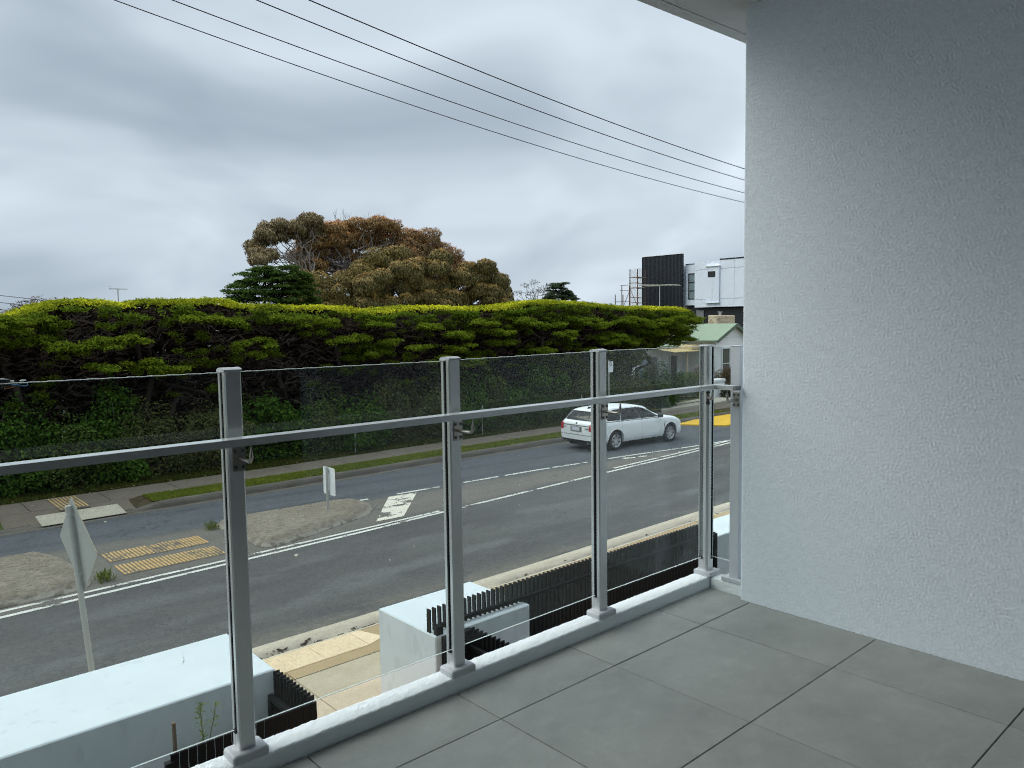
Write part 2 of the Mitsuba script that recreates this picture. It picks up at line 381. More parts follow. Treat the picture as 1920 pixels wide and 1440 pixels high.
# ================================================================== the balcony
zr = lambda z: Z0 + z
def grain_field(n, m, step, lo_, hi_, seed):
    """random relief, unit deviation, wavelengths lo_..hi_ metres"""
    r = RNG(seed).normal(size=(n, m))
    F = np.fft.rfft2(r)
    kx = np.fft.fftfreq(n, step)[:, None]; ky = np.fft.rfftfreq(m, step)[None]
    k = np.sqrt(kx * kx + ky * ky)
    F *= np.exp(-((np.log(np.maximum(k, 1e-6)) - math.log(1 / math.sqrt(lo_ * hi_))) / (0.5 * math.log(hi_ / lo_))) ** 2)
    g = np.fft.irfft2(F, (n, m))
    return g / g.std()
wall = thing('balcony_wall', 'pale grey stucco side wall filling the right of the balcony', 'wall')
part(wall, 'core', rbx(3.2622, 3.52, -2.6, 1.988, zr(-0.35), zr(2.86), 0.006), 'm_wall')
def wall_face():
    st_ = 0.0045
    ys_ = np.arange(0.55, 1.9875, st_); zs_ = np.arange(-0.004, 2.815, st_)
    g = grain_field(len(ys_), len(zs_), st_, 0.009, 0.022, 5)
    g = g + 0.5 * np.abs(grain_field(len(ys_), len(zs_), st_, 0.014, 0.03, 6))
    Y, Z = np.meshgrid(ys_, zs_, indexing='ij')
    ed = np.minimum(sst(1.9875, 1.983, Y), sst(0.55, 0.556, Y))
    X = 3.2603 - 0.00064 * g * ed + 0.0035 * (1 - ed)
    v = np.stack([X, Y, Z0 + Z], -1).reshape(-1, 3)
    n, m = Y.shape
    i, j = np.meshgrid(np.arange(n - 1), np.arange(m - 1), indexing='ij')
    q = np.stack([i * m + j, i * m + j + 1, (i + 1) * m + j + 1, (i + 1) * m + j], -1).reshape(-1, 4)
    part(wall, 'render_face', (v, np.vstack([q[:, [0, 1, 2]], q[:, [0, 2, 3]]])), 'm_wallface', True)
wall_face()
# soffit: flat ceiling with a shallow drip groove near its outer edge
sof = thing('soffit', 'pale flat soffit of the balcony roof, top of the picture', 'soffit')
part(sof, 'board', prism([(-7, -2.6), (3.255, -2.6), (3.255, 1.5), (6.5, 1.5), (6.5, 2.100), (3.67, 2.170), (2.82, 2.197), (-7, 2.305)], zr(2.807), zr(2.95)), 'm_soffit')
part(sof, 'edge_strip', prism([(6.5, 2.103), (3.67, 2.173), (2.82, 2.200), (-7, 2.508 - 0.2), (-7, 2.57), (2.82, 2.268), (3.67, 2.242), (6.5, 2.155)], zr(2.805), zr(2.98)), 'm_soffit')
# floor of tiles on a dark bed
fl = struct('balcony_floor', bx(-7, 3.30, -2.6, 2.186, zr(-0.35), zr(-0.018)), 'm_joint')
XJ = [2.861 - 0.6005 * k for k in range(0, 12)]
YJ = [1.9335 - 0.5995 * k for k in range(0, 7)]
xs = [(XJ[0], 3.299)] + [(XJ[k + 1], XJ[k]) for k in range(len(XJ) - 1)]
ys = [(YJ[0], 2.187)] + [(YJ[k + 1], YJ[k]) for k in range(len(YJ) - 1)]
rg = RNG(4)
for (x0, x1) in xs[:9]:
    for (y0, y1) in ys[:6]:
        dz = rg.uniform(-0.0006, 0.0006)
        part(fl, 'tile', rbx(x0 + 0.002, x1 - 0.002, y0 + 0.002, y1 - 0.002, zr(-0.017), zr(dz), 0.0012), 'm_tile')
kb = thing('balcony_kerb', 'low white rendered kerb carrying the glass balustrade', 'kerb')
part(kb, 'upstand', rbx(-7, 3.385, 2.1895, 2.2805, zr(-0.45), zr(0.0545), 0.006), 'm_kerbtop')
def kerb_face():
    st_ = 0.004
    prof = [(2.1882, -0.002 + 0.004 * k) for k in range(12)] + [(2.1882 + 0.008 * (1 - math.cos(t)), 0.046 + 0.010 * math.sin(t)) for t in np.linspace(0.1, PI / 2, 5)]
    prof += [(y, 0.056) for y in np.arange(2.200, 2.272, 0.004)] + [(2.272 + 0.010 * math.sin(t), 0.046 + 0.010 * math.cos(t)) for t in np.linspace(0.1, PI / 2, 5)] + [(2.282, 0.046 - 0.02 * k) for k in range(1, 4)]
    prof = np.array(prof)
    tt = np.gradient(prof, axis=0); tt /= np.linalg.norm(tt, axis=1, keepdims=True)
    nn = np.stack([-tt[:, 1], tt[:, 0]], 1)
    xs_ = np.arange(0.30, 3.300, st_)
    g = grain_field(len(xs_), len(prof), st_, 0.008, 0.020, 9) + 0.9 * grain_field(len(xs_), len(prof), st_, 0.03, 0.12, 10)
    topw = sst(0.035, 0.054, prof[:, 1])
    D = 0.00055 * g * (0.35 + 0.65 * topw)[None]
    v = np.stack([np.broadcast_to(xs_[:, None], D.shape), prof[None, :, 0] + nn[None, :, 0] * D, zr(prof[None, :, 1] + nn[None, :, 1] * D)], -1).reshape(-1, 3)
    n, m = D.shape
    i, j = np.meshgrid(np.arange(n - 1), np.arange(m - 1), indexing='ij')
    q = np.stack([i * m + j, (i + 1) * m + j, (i + 1) * m + j + 1, i * m + j + 1], -1).reshape(-1, 4)
    part(kb, 'render_face', (v, np.vstack([q[:, [0, 1, 2]], q[:, [0, 2, 3]]])), 'm_kerbface', True)
kerb_face()
part(kb, 'return', rbx(3.300, 3.388, 1.99, 2.186, zr(-0.45), zr(0.0555), 0.006), 'm_kerbtop')

# ---- glass balustrade
bal = thing('glass_balustrade', 'glass balcony balustrade with silver aluminium posts and handrail', 'balustrade')
def post_profile(w=0.0255):
    y0, y1, c0, c1, dp = 2.216, 2.268, 2.2345, 2.2525, 0.016
    k = 0.004
    return [(-w + k, y0), (w - k, y0), (w, y0 + k), (w, c0), (w - dp, c0), (w - dp, c1), (w, c1), (w, y1 - 0.002), (w - 0.002, y1), (-w + 0.002, y1), (-w, y1 - 0.002),
            (-w, c1), (-w + dp, c1), (-w + dp, c0), (-w, c0), (-w, y0 + k)]
def bracket(owner, base, out, rail_z, reach, plate=(0.038, 0.072), skip=False):
    """plate with four screws on a post face at base, its bent arm going out and up to the rail"""
    out = np.asarray(out, float); side = np.array([-out[1], out[0], 0.0])
    br = 0.019
    base = np.asarray(base, float)
    pts = [(side * sx * plate[0] / 2 + np.array([0, 0, sz * plate[1] / 2])) for sx in (-1, 1) for sz in (-1, 1)]
    hull = trimesh.convex.convex_hull(np.array([base + p * (1 if d else 1) + out * o for p in pts for d, o in ((0, 0.0005), (1, 0.0045))]))
    b = part(owner, 'bracket', (np.array(hull.vertices), np.array(hull.faces)), 'm_steel')
    arc = [base + out * (reach - br + br * math.sin(t)) + np.array([0, 0, br - br * math.cos(t)]) for t in np.linspace(0, PI / 2, 8)]
    path = [base + out * 0.003, base + out * (reach - br) * 0.5] + arc + [np.array([arc[-1][0], arc[-1][1], rail_z])]
    key = b + '__arm'
    put(key, tube(path, 0.0058, 14), 'm_steel', 40)
    i = 0
    for sx in (-1, 1):
        for sz in (-1, 1):
            c = base + out * 0.0045 + side * sx * plate[0] * 0.31 + np.array([0, 0, sz * plate[1] * 0.34])
            ring = tube([c, c + out * 0.0022, c + out * 0.0030], [0.0062, 0.0060, 0.0040], 12)
            hole = tube([c + out * 0.0031, c + out * 0.0032], [0.0026, 0.0026], 8)
            put(b + '__screw' + ('' if i == 0 else '_%03d' % i), cat([ring, hole]), 'm_screw')
            i += 1
    return b
def rail_z(x): return zr(1.0452 + (x - 0.28) * 0.0018)
PX = [-0.75, 0.068, 0.886, 1.705, 2.518]
PT = [1.2335, 1.2335, 1.2335, 1.2345, 1.2370]
GB = [0.137, 0.138, 0.1395, 0.142, 0.1495]
for i, (px, pt, gb) in enumerate(zip(PX, PT, GB)):
    prof = [(px + x, y) for x, y in post_profile()]
    p = part(bal, 'post', prism(prof, zr(0.056), zr(pt)), 'm_alu')
    put(p + '__base_plate', rnd(px - 0.0575, px + 0.0575, 2.189, 2.2745, zr(0.050), zr(0.0815), 0.011, 6), 'm_alu_flat', 50)
    # arched cap
    n = 9
    xs_ = np.linspace(-0.0275, 0.0275, n)
    yy = np.linspace(2.2135, 2.2705, n)
    capv = [(y, pt + 0.003 + 0.006 * (1 - ((y - 2.242) / 0.0285) ** 2)) for y in yy]
    poly = [(2.2135, pt - 0.004)] + capv + [(2.2705, pt - 0.004)]
    v, f = prism(poly, -0.0275, 0.0275)
    v = np.stack([px + v[:, 2], v[:, 0], zr(v[:, 1])], 1)
    put(p + '__cap', (v, f[:, ::-1]), 'm_alu_flat', 30)
    for s, nm in ((-1, 'filler'), (1, 'filler_001')):
        x0, x1 = sorted((px + s * 0.0245, px + s * 0.010))
        put(p + '__' + nm, bx(x0, x1, 2.2347, 2.2523, zr(0.075), zr(gb - 0.010)), 'm_alu')
    for s, nm in ((-1, 'gasket'), (1, 'gasket_001')):
        x0, x1 = sorted((px + s * 0.0235, px + s * 0.0097))
        put(p + '__' + nm, cat([bx(x0, x1, 2.2347, 2.2374, zr(gb - 0.008), zr(pt - 0.006)), bx(x0, x1, 2.2492, 2.2523, zr(gb - 0.008), zr(pt - 0.006)),
                                bx(*sorted((px + s * 0.0165, px + s * 0.0098)), 2.2376, 2.2490, zr(gb + 0.001), zr(pt - 0.007))]), 'm_gasket')
        put(p + '__boot' + ('' if s < 0 else '_001'), bx(*sorted((px + s * 0.031, px + s * 0.0098)), 2.2348, 2.2522, zr(gb - 0.0098), zr(gb - 0.0005)), 'm_rubber')
    bracket(bal, (px + 0.008, 2.216, zr(0.971)), (0, -1, 0), rail_z(px) - 0.020, 0.090)
# corner post: a square with its inner corner cut back, a channel in both inner faces
cx, cy, a = 3.335, 2.236, 0.0265
pt = 1.2355
prof = [(cx - a + 0.010, cy - a), (cx + 0.006, cy - a), (cx + 0.006, cy - a + 0.014), (cx + 0.0225, cy - a + 0.014), (cx + 0.0225, cy - a), (cx + a, cy - a), (cx + a, cy + a),
        (cx - a, cy + a), (cx - a, cy + 0.0225), (cx - a + 0.014, cy + 0.0225), (cx - a + 0.014, cy + 0.001), (cx - a, cy + 0.001), (cx - a, cy - a + 0.010)]
p = part(bal, 'post', prism(prof, zr(0.056), zr(pt)), 'm_alu')
put(p + '__base_plate', rbx(cx - 0.047, cx + 0.050, cy - 0.057, cy + 0.041, zr(0.0565), zr(0.079), 0.0015), 'm_alu_flat')
put(p + '__cap', rbx(cx - 0.029, cx + 0.030, cy - 0.029, cy + 0.030, zr(pt - 0.003), zr(pt + 0.006), 0.003), 'm_alu_flat')
put(p + '__filler', cat([bx(cx - a + 0.001, cx - a + 0.012, cy + 0.0012, cy + 0.0223, zr(0.078), zr(0.137)), bx(cx + 0.0062, cx + 0.0223, cy - a + 0.001, cy - a + 0.012, zr(0.078), zr(0.137))]), 'm_alu')
put(p + '__gasket', cat([bx(cx - a + 0.0012, cx - a + 0.0138, cy + 0.0013, cy + 0.0046, zr(0.138), zr(pt - 0.004)), bx(cx + 0.0192, cx + 0.0221, cy - a + 0.0012, cy - a + 0.0138, zr(0.138), zr(pt - 0.004)),
                         bx(cx - a - 0.004, cx - a + 0.013, cy + 0.0014, cy + 0.0222, zr(0.1372), zr(0.147)), bx(cx + 0.0064, cx + 0.0222, cy - a - 0.004, cy - a + 0.013, zr(0.1372), zr(0.147))]), 'm_rubber')
q = 1 / math.sqrt(2)
bracket(bal, (cx - a + 0.005, cy - a + 0.005, zr(0.975)), (-q, -q, 0), rail_z(3.2) - 0.020, 0.105, (0.016, 0.076))
# wall post
wx0, wx1, wy0, wy1 = 3.318, 3.366, 2.035, 2.088
p = part(bal, 'post', rbx(wx0, wx1, wy0, wy1, zr(0.056), zr(1.2335), 0.003), 'm_alu_flat')
put(p + '__base_plate', rbx(wx0 - 0.021, wx1 + 0.020, 2.006, 2.119, zr(0.0565), zr(0.0765), 0.0015), 'm_alu_flat')
put(p + '__cap', rbx(wx0 - 0.002, wx1 + 0.002, wy0 - 0.002, wy1 + 0.002, zr(1.234), zr(1.240), 0.002), 'm_alu_flat')
bracket(bal, (wx0, 2.052, zr(0.974)), (-1, 0, 0), rail_z(3.2) - 0.020, 0.084)
# handrail: long run and short return, mitred
Xc = 3.209
def rail(pts_a, pts_b, h=0.0215):
    """two end sections given as ((inner x,y),(outer x,y)) with top z"""
    (ia, oa, za), (ib, ob, zb) = pts_a, pts_b
    v = []
    for (i_, o_, z_) in ((ia, oa, za), (ib, ob, zb)):
        v += [[*i_, z_ - h], [*o_, z_ - h], [*o_, z_], [*i_, z_]]
    hull = trimesh.convex.convex_hull(np.array(v))
    return np.array(hull.vertices), np.array(hull.faces)
part(bal, 'handrail', rail(((-7, 2.10), (-7, 2.15), rail_z(-7)), ((Xc, 2.10), (Xc + 0.05, 2.15), rail_z(Xc))), 'm_alu')
r2 = part(bal, 'handrail', rail(((Xc + 0.0006, 2.0998), (Xc + 0.0506, 2.1498), rail_z(Xc)), ((Xc + 0.0006, 2.006), (Xc + 0.0506, 2.006), rail_z(Xc))), 'm_alu')
put(r2 + '__end_cap', rbx(Xc + 0.001, Xc + 0.050, 1.992, 2.0055, rail_z(Xc) - 0.0210, rail_z(Xc) - 0.0004, 0.001), 'm_grey')
# glass panels: one clear sheet each, with its ground edges
GT = [(-0.74, 0.06, 1.2275, 1.2265), (0.076, 0.878, 1.2270, 1.2262), (0.894, 1.697, 1.2262, 1.2262), (1.713, 2.510, 1.2280, 1.2340), (2.526, 3.318, 1.2350, 1.2340)]
GBB = [(0.137, 0.138), (0.138, 0.1392), (0.1393, 0.1425), (0.1432, 0.1490), (0.1490, 0.1470)]
def pane(key_owner, A, B, zb, zt, nrm):
    A, B = np.asarray(A, float), np.asarray(B, float)
    v = np.array([[*A, zr(zb[0])], [*B, zr(zb[1])], [*B, zr(zt[1])], [*A, zr(zt[0])]])
    g = part(key_owner, 'glass_panel', (v, np.array([[0, 1, 2], [0, 2, 3]])), 'm_glass')
    o = np.array([*nrm, 0.0])
    def strip(z0, z1, h, hw=0.005):
        h0, h1 = h
        w = []
        for P_, z in ((A, z0), (B, z1)):
            for s in (-1, 1):
                w += [np.array([*P_, zr(z + h0)]) + o * hw * s, np.array([*P_, zr(z + h1)]) + o * hw * s]
        hull = trimesh.convex.convex_hull(np.array(w))
        return np.array(hull.vertices), np.array(hull.faces)
    put(g + '__edge', strip(zt[0], zt[1], (0.0003, 0.0026)), 'm_edge')
    put(g + '__edge_001', strip(zb[0], zb[1], (-0.0016, -0.0002), 0.0026), 'm_edge')
for (x0, x1, t0, t1), (b0, b1) in zip(GT, GBB):
    pane(bal, (x0, 2.2433), (x1, 2.2433), (b0, b1), (t0, t1), (0, 1))
pane(bal, (cx + 0.0145, 2.214), (cx + 0.0145, 2.090), (0.150, 0.150), (1.2335, 1.2335), (1, 0))
part(bal, 'clip', bx(cx + 0.009, cx + 0.020, 2.0895, 2.094, zr(0.146), zr(0.158)), 'm_rubber')

# dried drips and spots on the panes
def water_marks():
    rg = RNG(23)
    ms = []
    def spot(x, z, w, h, y=2.2424):
        q_ = [(w * math.cos(t) * rg.uniform(0.7, 1.2), h * math.sin(t) * rg.uniform(0.7, 1.2)) for t in np.linspace(0, 2 * PI, 8)[:-1]]
        v, f = prism(q_, 0, 0.0003)
        ms.append((np.stack([x + v[:, 0], y - v[:, 2], zr(z) + v[:, 1]], 1), f))
    for x0, z0, z1, n in ((0.720, 0.52, 0.36, 16), (0.770, 0.26, 0.18, 9), (0.735, 0.215, 0.165, 7), (1.20, 0.80, 0.60, 6), (1.02, 1.10, 0.95, 6), (2.05, 0.95, 0.60, 8), (2.90, 0.80, 0.50, 8), (0.45, 1.18, 1.05, 7)):
        for k in range(n):
            z = z0 + (z1 - z0) * rg.uniform(0, 1)
            spot(x0 + rg.normal(0, 0.002) + 0.25 * (z - z0) * 0.1, z, rg.uniform(0.0004, 0.0010), rg.uniform(0.001, 0.004))
    for k in range(70):
        spot(rg.uniform(0.1, 3.25), rg.uniform(0.2, 1.2), rg.uniform(0.0004, 0.0011), rg.uniform(0.0005, 0.0014))
    spot(0.728, 0.515, 0.004, 0.003); spot(0.729, 0.485, 0.003, 0.003)
    part(bal, 'water_marks', cat(ms), 'm_edge', kind='stuff')
water_marks()

# the building the balcony belongs to: the storey below and the room behind
bd = thing('apartment_building', 'white apartment building below and behind the balcony', 'building')
part(bd, 'lower_wall', bx(-14, 16, 1.55, 1.90, 0.0, zr(-0.63)), 'm_grey')
part(bd, 'lower_glazing', bx(-12, 15, 1.902, 1.92, 0.1, zr(-0.75)), 'm_darkglass')
part(bd, 'side_block', bx(3.53, 16, -2.05, 1.90, zr(-0.62), zr(2.80)), 'm_masonry')
part(bd, 'slab', bx(-9, 3.40, -2.6, 2.270, zr(-0.62), zr(-0.452)), 'm_masonry')
part(bd, 'back_wall', bx(-14, 3.26, -2.05, -1.8, zr(-0.35), zr(2.80)), 'm_wall')
part(bd, 'upper_storeys', bx(-14, 16, -14, 1.6, zr(2.99), zr(5.9)), 'm_masonry')
part(bd, 'rear_block', bx(-14, 16, -14, -2.06, 0.0, zr(2.98)), 'm_masonry')
part(bd, 'sliding_door', bx(-5.4, 3.1, -1.797, -1.78, zr(0.0), zr(2.6)), 'm_darkglass')

# folding rack with coloured hooks hung over the glass at the left edge of the picture
rk = thing('hanging_rack', 'dark rack with blue and orange hooks on the glass top at left edge', 'rack')
gy, gz = 2.2433, 1.2275
part(rk, 'bar', rnd(0.20, 0.3405, gy + 0.006, gy + 0.045, zr(gz + 0.002), zr(gz + 0.0105), 0.003, 4), 'm_black')
for x0, x1, dz in ((0.2505, 0.3285, 0.013), (0.3355, 0.3475, 0.0075), (0.3600, 0.3730, 0.0072)):
    part(rk, 'clip', rnd(x0, x1, gy + 0.006, gy + 0.016, zr(gz + dz - 0.003), zr(gz + dz), 0.0012, 3), 'm_white')
M['m_blue'] = two(princ((0.06, 0.30, 0.62), 0.35, 0.5))
M['m_orange'] = two(princ((0.62, 0.16, 0.05), 0.4, 0.5))
def curve(ctrl, n=24):
    c = np.asarray(ctrl, float)
    t = np.linspace(0, 1, len(c))
    return np.stack([PchipInterpolator(t, c[:, k])(np.linspace(0, 1, n)) for k in range(3)], 1)
yb = gy + 0.014
part(rk, 'hook', tube(curve([(0.340, yb, zr(gz - 0.004)), (0.350, yb, zr(gz - 0.0035)), (0.360, yb, zr(gz - 0.0065)), (0.3705, yb, zr(gz - 0.0085)), (0.3765, yb, zr(gz - 0.0065)), (0.3755, yb, zr(gz - 0.002))]), 0.0012, 8), 'm_blue', 40, label='blue hook')
part(rk, 'hook', tube(curve([(0.326, yb, zr(gz - 0.0125)), (0.338, yb, zr(gz - 0.0115)), (0.3445, yb, zr(gz - 0.009)), (0.350, yb, zr(gz - 0.0072))]), 0.0014, 8), 'm_orange', 40, label='orange hook')
part(rk, 'cord', tube(curve([(0.300, yb, zr(gz + 0.004)), (0.328, yb, zr(gz + 0.0035)), (0.337, yb, zr(gz + 0.000)), (0.3345, yb, zr(gz - 0.006)), (0.316, yb, zr(gz - 0.0105)), (0.290, yb, zr(gz - 0.012))]), 0.0011, 8), 'm_grey', 40)
# ================================================================== the street
ground = struct('ground', (np.array([[-600, -600, -0.35], [600, -600, -0.35], [600, 600, -0.35], [-600, 600, -0.35]]), np.array([[0, 1, 2], [0, 2, 3]])), 'm_soil', 'open ground to the horizon')
XR = np.concatenate([np.linspace(-60, 40, 101), np.linspace(44, 200, 40)])
road = struct('road', sheet(XR, [10.10, 12, 14, 16, 18, 19.66], lambda X, Y: 0.0), 'm_road', 'two lane asphalt road with a painted median')
# --- painted lines (sheets 4 mm above the seal)
def strip(pts, w, z=0.004):
    p = np.asarray(pts, float)
    t = np.gradient(p, axis=0); t /= np.linalg.norm(t, axis=1, keepdims=True)
    nrm = np.stack([-t[:, 1], t[:, 0]], 1)
    a, b = p + nrm * w / 2, p - nrm * w / 2
    v = np.vstack([np.c_[a, np.full(len(a), z)], np.c_[b, np.full(len(b), z)]])
    n = len(p); k = np.arange(n - 1)
    return v, np.vstack([np.stack([k, k + n, k + n + 1], 1), np.stack([k, k + n + 1, k + 1], 1)])
lo = PchipInterpolator([-60, 1.77, 5.42, 8.44, 10.84, 16.49, 22.48, 27, 60, 200], [10.8, 13.98, 14.18, 14.345, 14.53, 14.92, 15.28, 15.60, 15.75, 15.9])
up = PchipInterpolator([-60, 1.81, 5.52, 10.58, 14.5], [11.1, 14.28, 14.42, 14.655, 14.93])
up2 = PchipInterpolator([17.5, 22.95, 27, 60, 200], [15.22, 15.57, 15.85, 16.0, 16.15])
dash = PchipInterpolator([8.0, 9.84, 12.36, 14.43, 16.43, 17.96, 18.98, 23.4, 26.5], [17.08, 17.03, 16.91, 16.81, 16.69, 16.53, 16.46, 15.90, 15.72])
def along(fn, x0, x1, n=40):
    x = np.linspace(x0, x1, n)
    return np.stack([x, fn(x)], 1)
part(road, 'line', strip(along(lo, -30, 60, 160), 0.105), 'm_paint')
part(road, 'line', strip(along(up, -30, 10.75, 90), 0.095), 'm_paint')
part(road, 'line', strip(along(up2, 17.8, 60, 80), 0.10), 'm_paint')
for x0, x1 in ((9.75, 10.2), (11.05, 12.4), (13.22, 14.45), (14.72, 16.45), (16.58, 18.0), (18.95, 26.3)):
    part(road, 'dash', strip(along(dash, x0, x1, 14), 0.105), 'm_paint')
part(road, 'block', (np.array([[9.12, 14.89, 0.004], [9.85, 14.86, 0.004], [11.56, 16.78, 0.004], [10.70, 16.83, 0.004]]), np.array([[0, 1, 2], [0, 2, 3]])), 'm_oldpaint')
part(road, 'block', cat([strip([(19.3, 16.15), (19.75, 15.98)], 0.16), strip([(19.95, 16.0), (20.4, 15.78)], 0.14)]), 'm_oldpaint')
part(road, 'edge_joint', strip(along(lambda x: 19.56 + bend_y(x), -20, 40, 60), 0.035), 'm_kerb')
# small pale scraps lying on the road
rg = RNG(8)
sc = []
for x, y, w in ((6.6, 13.75, 0.09), (7.75, 12.2, 0.035), (8.6, 12.65, 0.03), (4.6, 19.35, 0.07), (21.6, 15.55, 0.12), (24.2, 15.05, 0.12)):
    aa = rg.uniform(0, PI)
    q_ = Polygon([(math.cos(t) * w * rg.uniform(0.7, 1.2), math.sin(t) * w * 0.45 * rg.uniform(0.6, 1.2)) for t in np.linspace(0, 2 * PI, 8)[:-1]])
    sc.append(mv(prism(q_, 0.003, 0.009), (x, y, 0), aa))
solo('road_scraps', cat(sc), 'm_pale', 'pale flattened scraps scattered on the asphalt', 'litter')
labels['road_scraps']['kind'] = 'stuff'

# --- near side: gutter, paved apron
gy_ = [10.125, 9.99, 9.965, 9.86, 9.76, 9.66, 9.60, 9.50]
gz_ = [0.006, 0.006, 0.000, -0.035, -0.038, 0.000, 0.045, 0.075]
def gut(X, Y):
    return np.interp(-Y, [-v for v in gy_], gz_)
gutter = struct('gutter', sheet(np.linspace(-30, 60, 181), gy_, gut), 'm_gutter', 'pale concrete gutter along the near edge of the road', True)
foot = struct('near_pavement', cat([bx(3.06, 4.98, 1.93, 6.31, -0.2, 0.066), bx(3.02, 4.55, 6.312, 7.55, -0.2, 0.0655), bx(-40, 60, 7.40, 7.553, -0.2, 0.0645)]), 'm_tan', 'tan concrete apron between the fence and the gutter')
M['m_yard'] = two(princ((0.060, 0.062, 0.060), 0.9, 0.2))
struct('yard', cat([bx(-40, 3.055, 1.93, 7.395, -0.2, 0.058), bx(4.985, 60, 1.93, 6.31, -0.2, 0.058)]), 'm_yard', 'dark gravelled yard behind the slat fences')
for x0 in np.arange(-12.4, 40, 3.3):
    part(foot, 'slab', rbx(x0, x0 + 3.29, 7.56, 8.695, -0.15, 0.070, 0.004), 'm_tan')
    v, f = sheet(np.linspace(x0, x0 + 3.29, 12), [8.705, 9.1, 9.494], lambda X, Y: 0.072)
    v2, f2 = sheet(np.linspace(x0, x0 + 3.29, 12), [8.705, 9.494], lambda X, Y: -0.1)
    part(foot, 'slab', (v, f), 'm_tan')
tac = thing('tactile_paving', 'cream tactile paving strip at the near gutter beside the white pier', 'tactile paving')
for x0, x1 in ((2.9, 3.78), (3.785, 4.665), (4.67, 5.32)):
    part(tac, 'paver', bx(x0, x1 - 0.004, 8.955, 9.485, 0.03, 0.080), 'm_cream')
part(tac, 'paver', prism([(5.325, 8.955), (5.62, 9.07), (5.47, 9.485), (5.325, 9.485)], 0.03, 0.080), 'm_cream')
dm = []
dome = lathe([(0.014, 0.080), (0.011, 0.0835), (0.0, 0.0845)], 'z', 7)
for x in np.arange(2.94, 5.30, 0.052):
    for y in np.arange(8.985, 9.47, 0.052):
        dm.append(mv(dome, (x, y, 0)))
part(tac, 'dome', cat(dm), 'm_cream', kind='stuff')
# dark leaf scraps in the gutter
rg = RNG(12)
lv = []
for k in range(70):
    x = rg.uniform(3.9, 6.0) if k < 55 else rg.uniform(6, 16)
    y = 9.72 + rg.normal() * 0.07 + (0.10 if 4.2 < x < 4.9 else 0) + float(bend_y(x))
    s = rg.uniform(0.015, 0.055)
    q_ = [(s, 0), (s * 0.3, s * 0.45), (-s, 0.1 * s), (-s * 0.2, -s * 0.4)]
    v, f = prism(q_, 0, 0.006)
    v[:, 2] += rg.uniform(0, 0.012)
    lv.append(mv((v, f), (x, y, float(np.interp(-(y - float(bend_y(x))), [-a_ for a_ in gy_], gz_)) + 0.004), rg.uniform(0, 6)))
M['m_deadleaf'] = two(princ((0.045, 0.030, 0.022), 0.8, 0.2))
solo('leaf_litter', cat(lv), 'm_deadleaf', 'dark wet leaves lying in the near gutter', 'leaf litter')
labels['leaf_litter']['kind'] = 'stuff'

# --- far side: gutter strip, kerb, verge, footpath
XF = np.linspace(-40, 80, 241)
struct('far_gutter', sheet(XF, [19.655, 19.80, 19.90], lambda X, Y: 0.004 - 0.02 * (Y > 19.7)), 'm_kerb', 'dark concrete gutter at the foot of the far kerb')
def ramp(X):   # kerb dropped to the road at the pedestrian crossing
    return 1 - sst(2.1, 2.8, X) * (1 - sst(5.35, 6.1, X))
ky = [19.90, 19.93, 19.96, 20.05, 20.09]
def kz(X, Y):
    h = np.interp(Y, ky, [-0.016, 0.06, 0.125, 0.150, 0.150])
    hr = np.interp(Y, ky, [-0.016, 0.004, 0.012, 0.026, 0.034])
    r = ramp(X)
    return h * r + hr * (1 - r) + 0.010 * (meshkit.noise(np.stack([X * 2.3, Y * 9, 0 * X], -1)) - 0.5) * (Y > 19.95)
kerb = struct('kerb', sheet(np.linspace(-40, 80, 600), ky, kz), 'm_kerb', 'weathered concrete kerb on the far side of the road', 35)
def vz(X, Y):
    r = ramp(X)
    h = 0.150 + 0.02 * (meshkit.fbm(np.stack([X * 1.3, Y * 2, 0 * X], -1), 3) - 0.5)
    hr = np.interp(Y, [20.09, 21.0], [0.034, 0.145])
    return h * r + hr * (1 - r) - 0.004
verge = struct('verge', sheet(np.linspace(-40, 80, 360), np.linspace(20.091, 21.03, 8), vz), 'm_soil', 'narrow grass verge between far kerb and footpath', True)
path = struct('far_footpath', bx(-40, 80, 21.03, 22.40, -0.2, 0.120), 'm_path', 'worn grey concrete footpath on the far side')
def slab(x0, x1, y0, y1):
    xs_ = np.linspace(x0, x1, 5)
    y_a, y_b = y0 + bend_y(xs_), y1 + bend_y(xs_)
    poly = Polygon(list(zip(xs_, y_a)) + list(zip(xs_[::-1], y_b[::-1])))
    return prism(poly, 0.10, 0.150)
JX = [3.41 + 1.745 * k for k in range(-8, 24)]
for k in range(len(JX) - 1):
    rgk = RNG(100 + k)
    v, f = slab(JX[k] + 0.010, JX[k + 1] - 0.010, 21.035, 22.36)
    v = v + [0, 0, rgk.uniform(-0.004, 0.004)]
    part(path, 'slab', (v, f), 'm_path')
# sloping concrete apron of the crossing
def az(X, Y): return np.interp(Y, [20.09, 21.03], [0.040, 0.147])
part(path, 'ramp', sheet(np.linspace(2.72, 5.80, 12), np.linspace(20.092, 21.032, 5), az), 'm_path')
bank = struct('far_bank', sheet(np.linspace(-40, 90, 300), [22.36, 22.7, 23.2, 24.5, 27, 40, 90], lambda X, Y: 0.135 + 0.10 * sst(22.4, 23.4, Y) + 0.05 * (meshkit.fbm(np.stack([X * 1.1, Y * 1.1, 0 * X], -1), 3) - 0.5)), 'm_soil', 'bare earth and weeds beyond the far footpath', True)
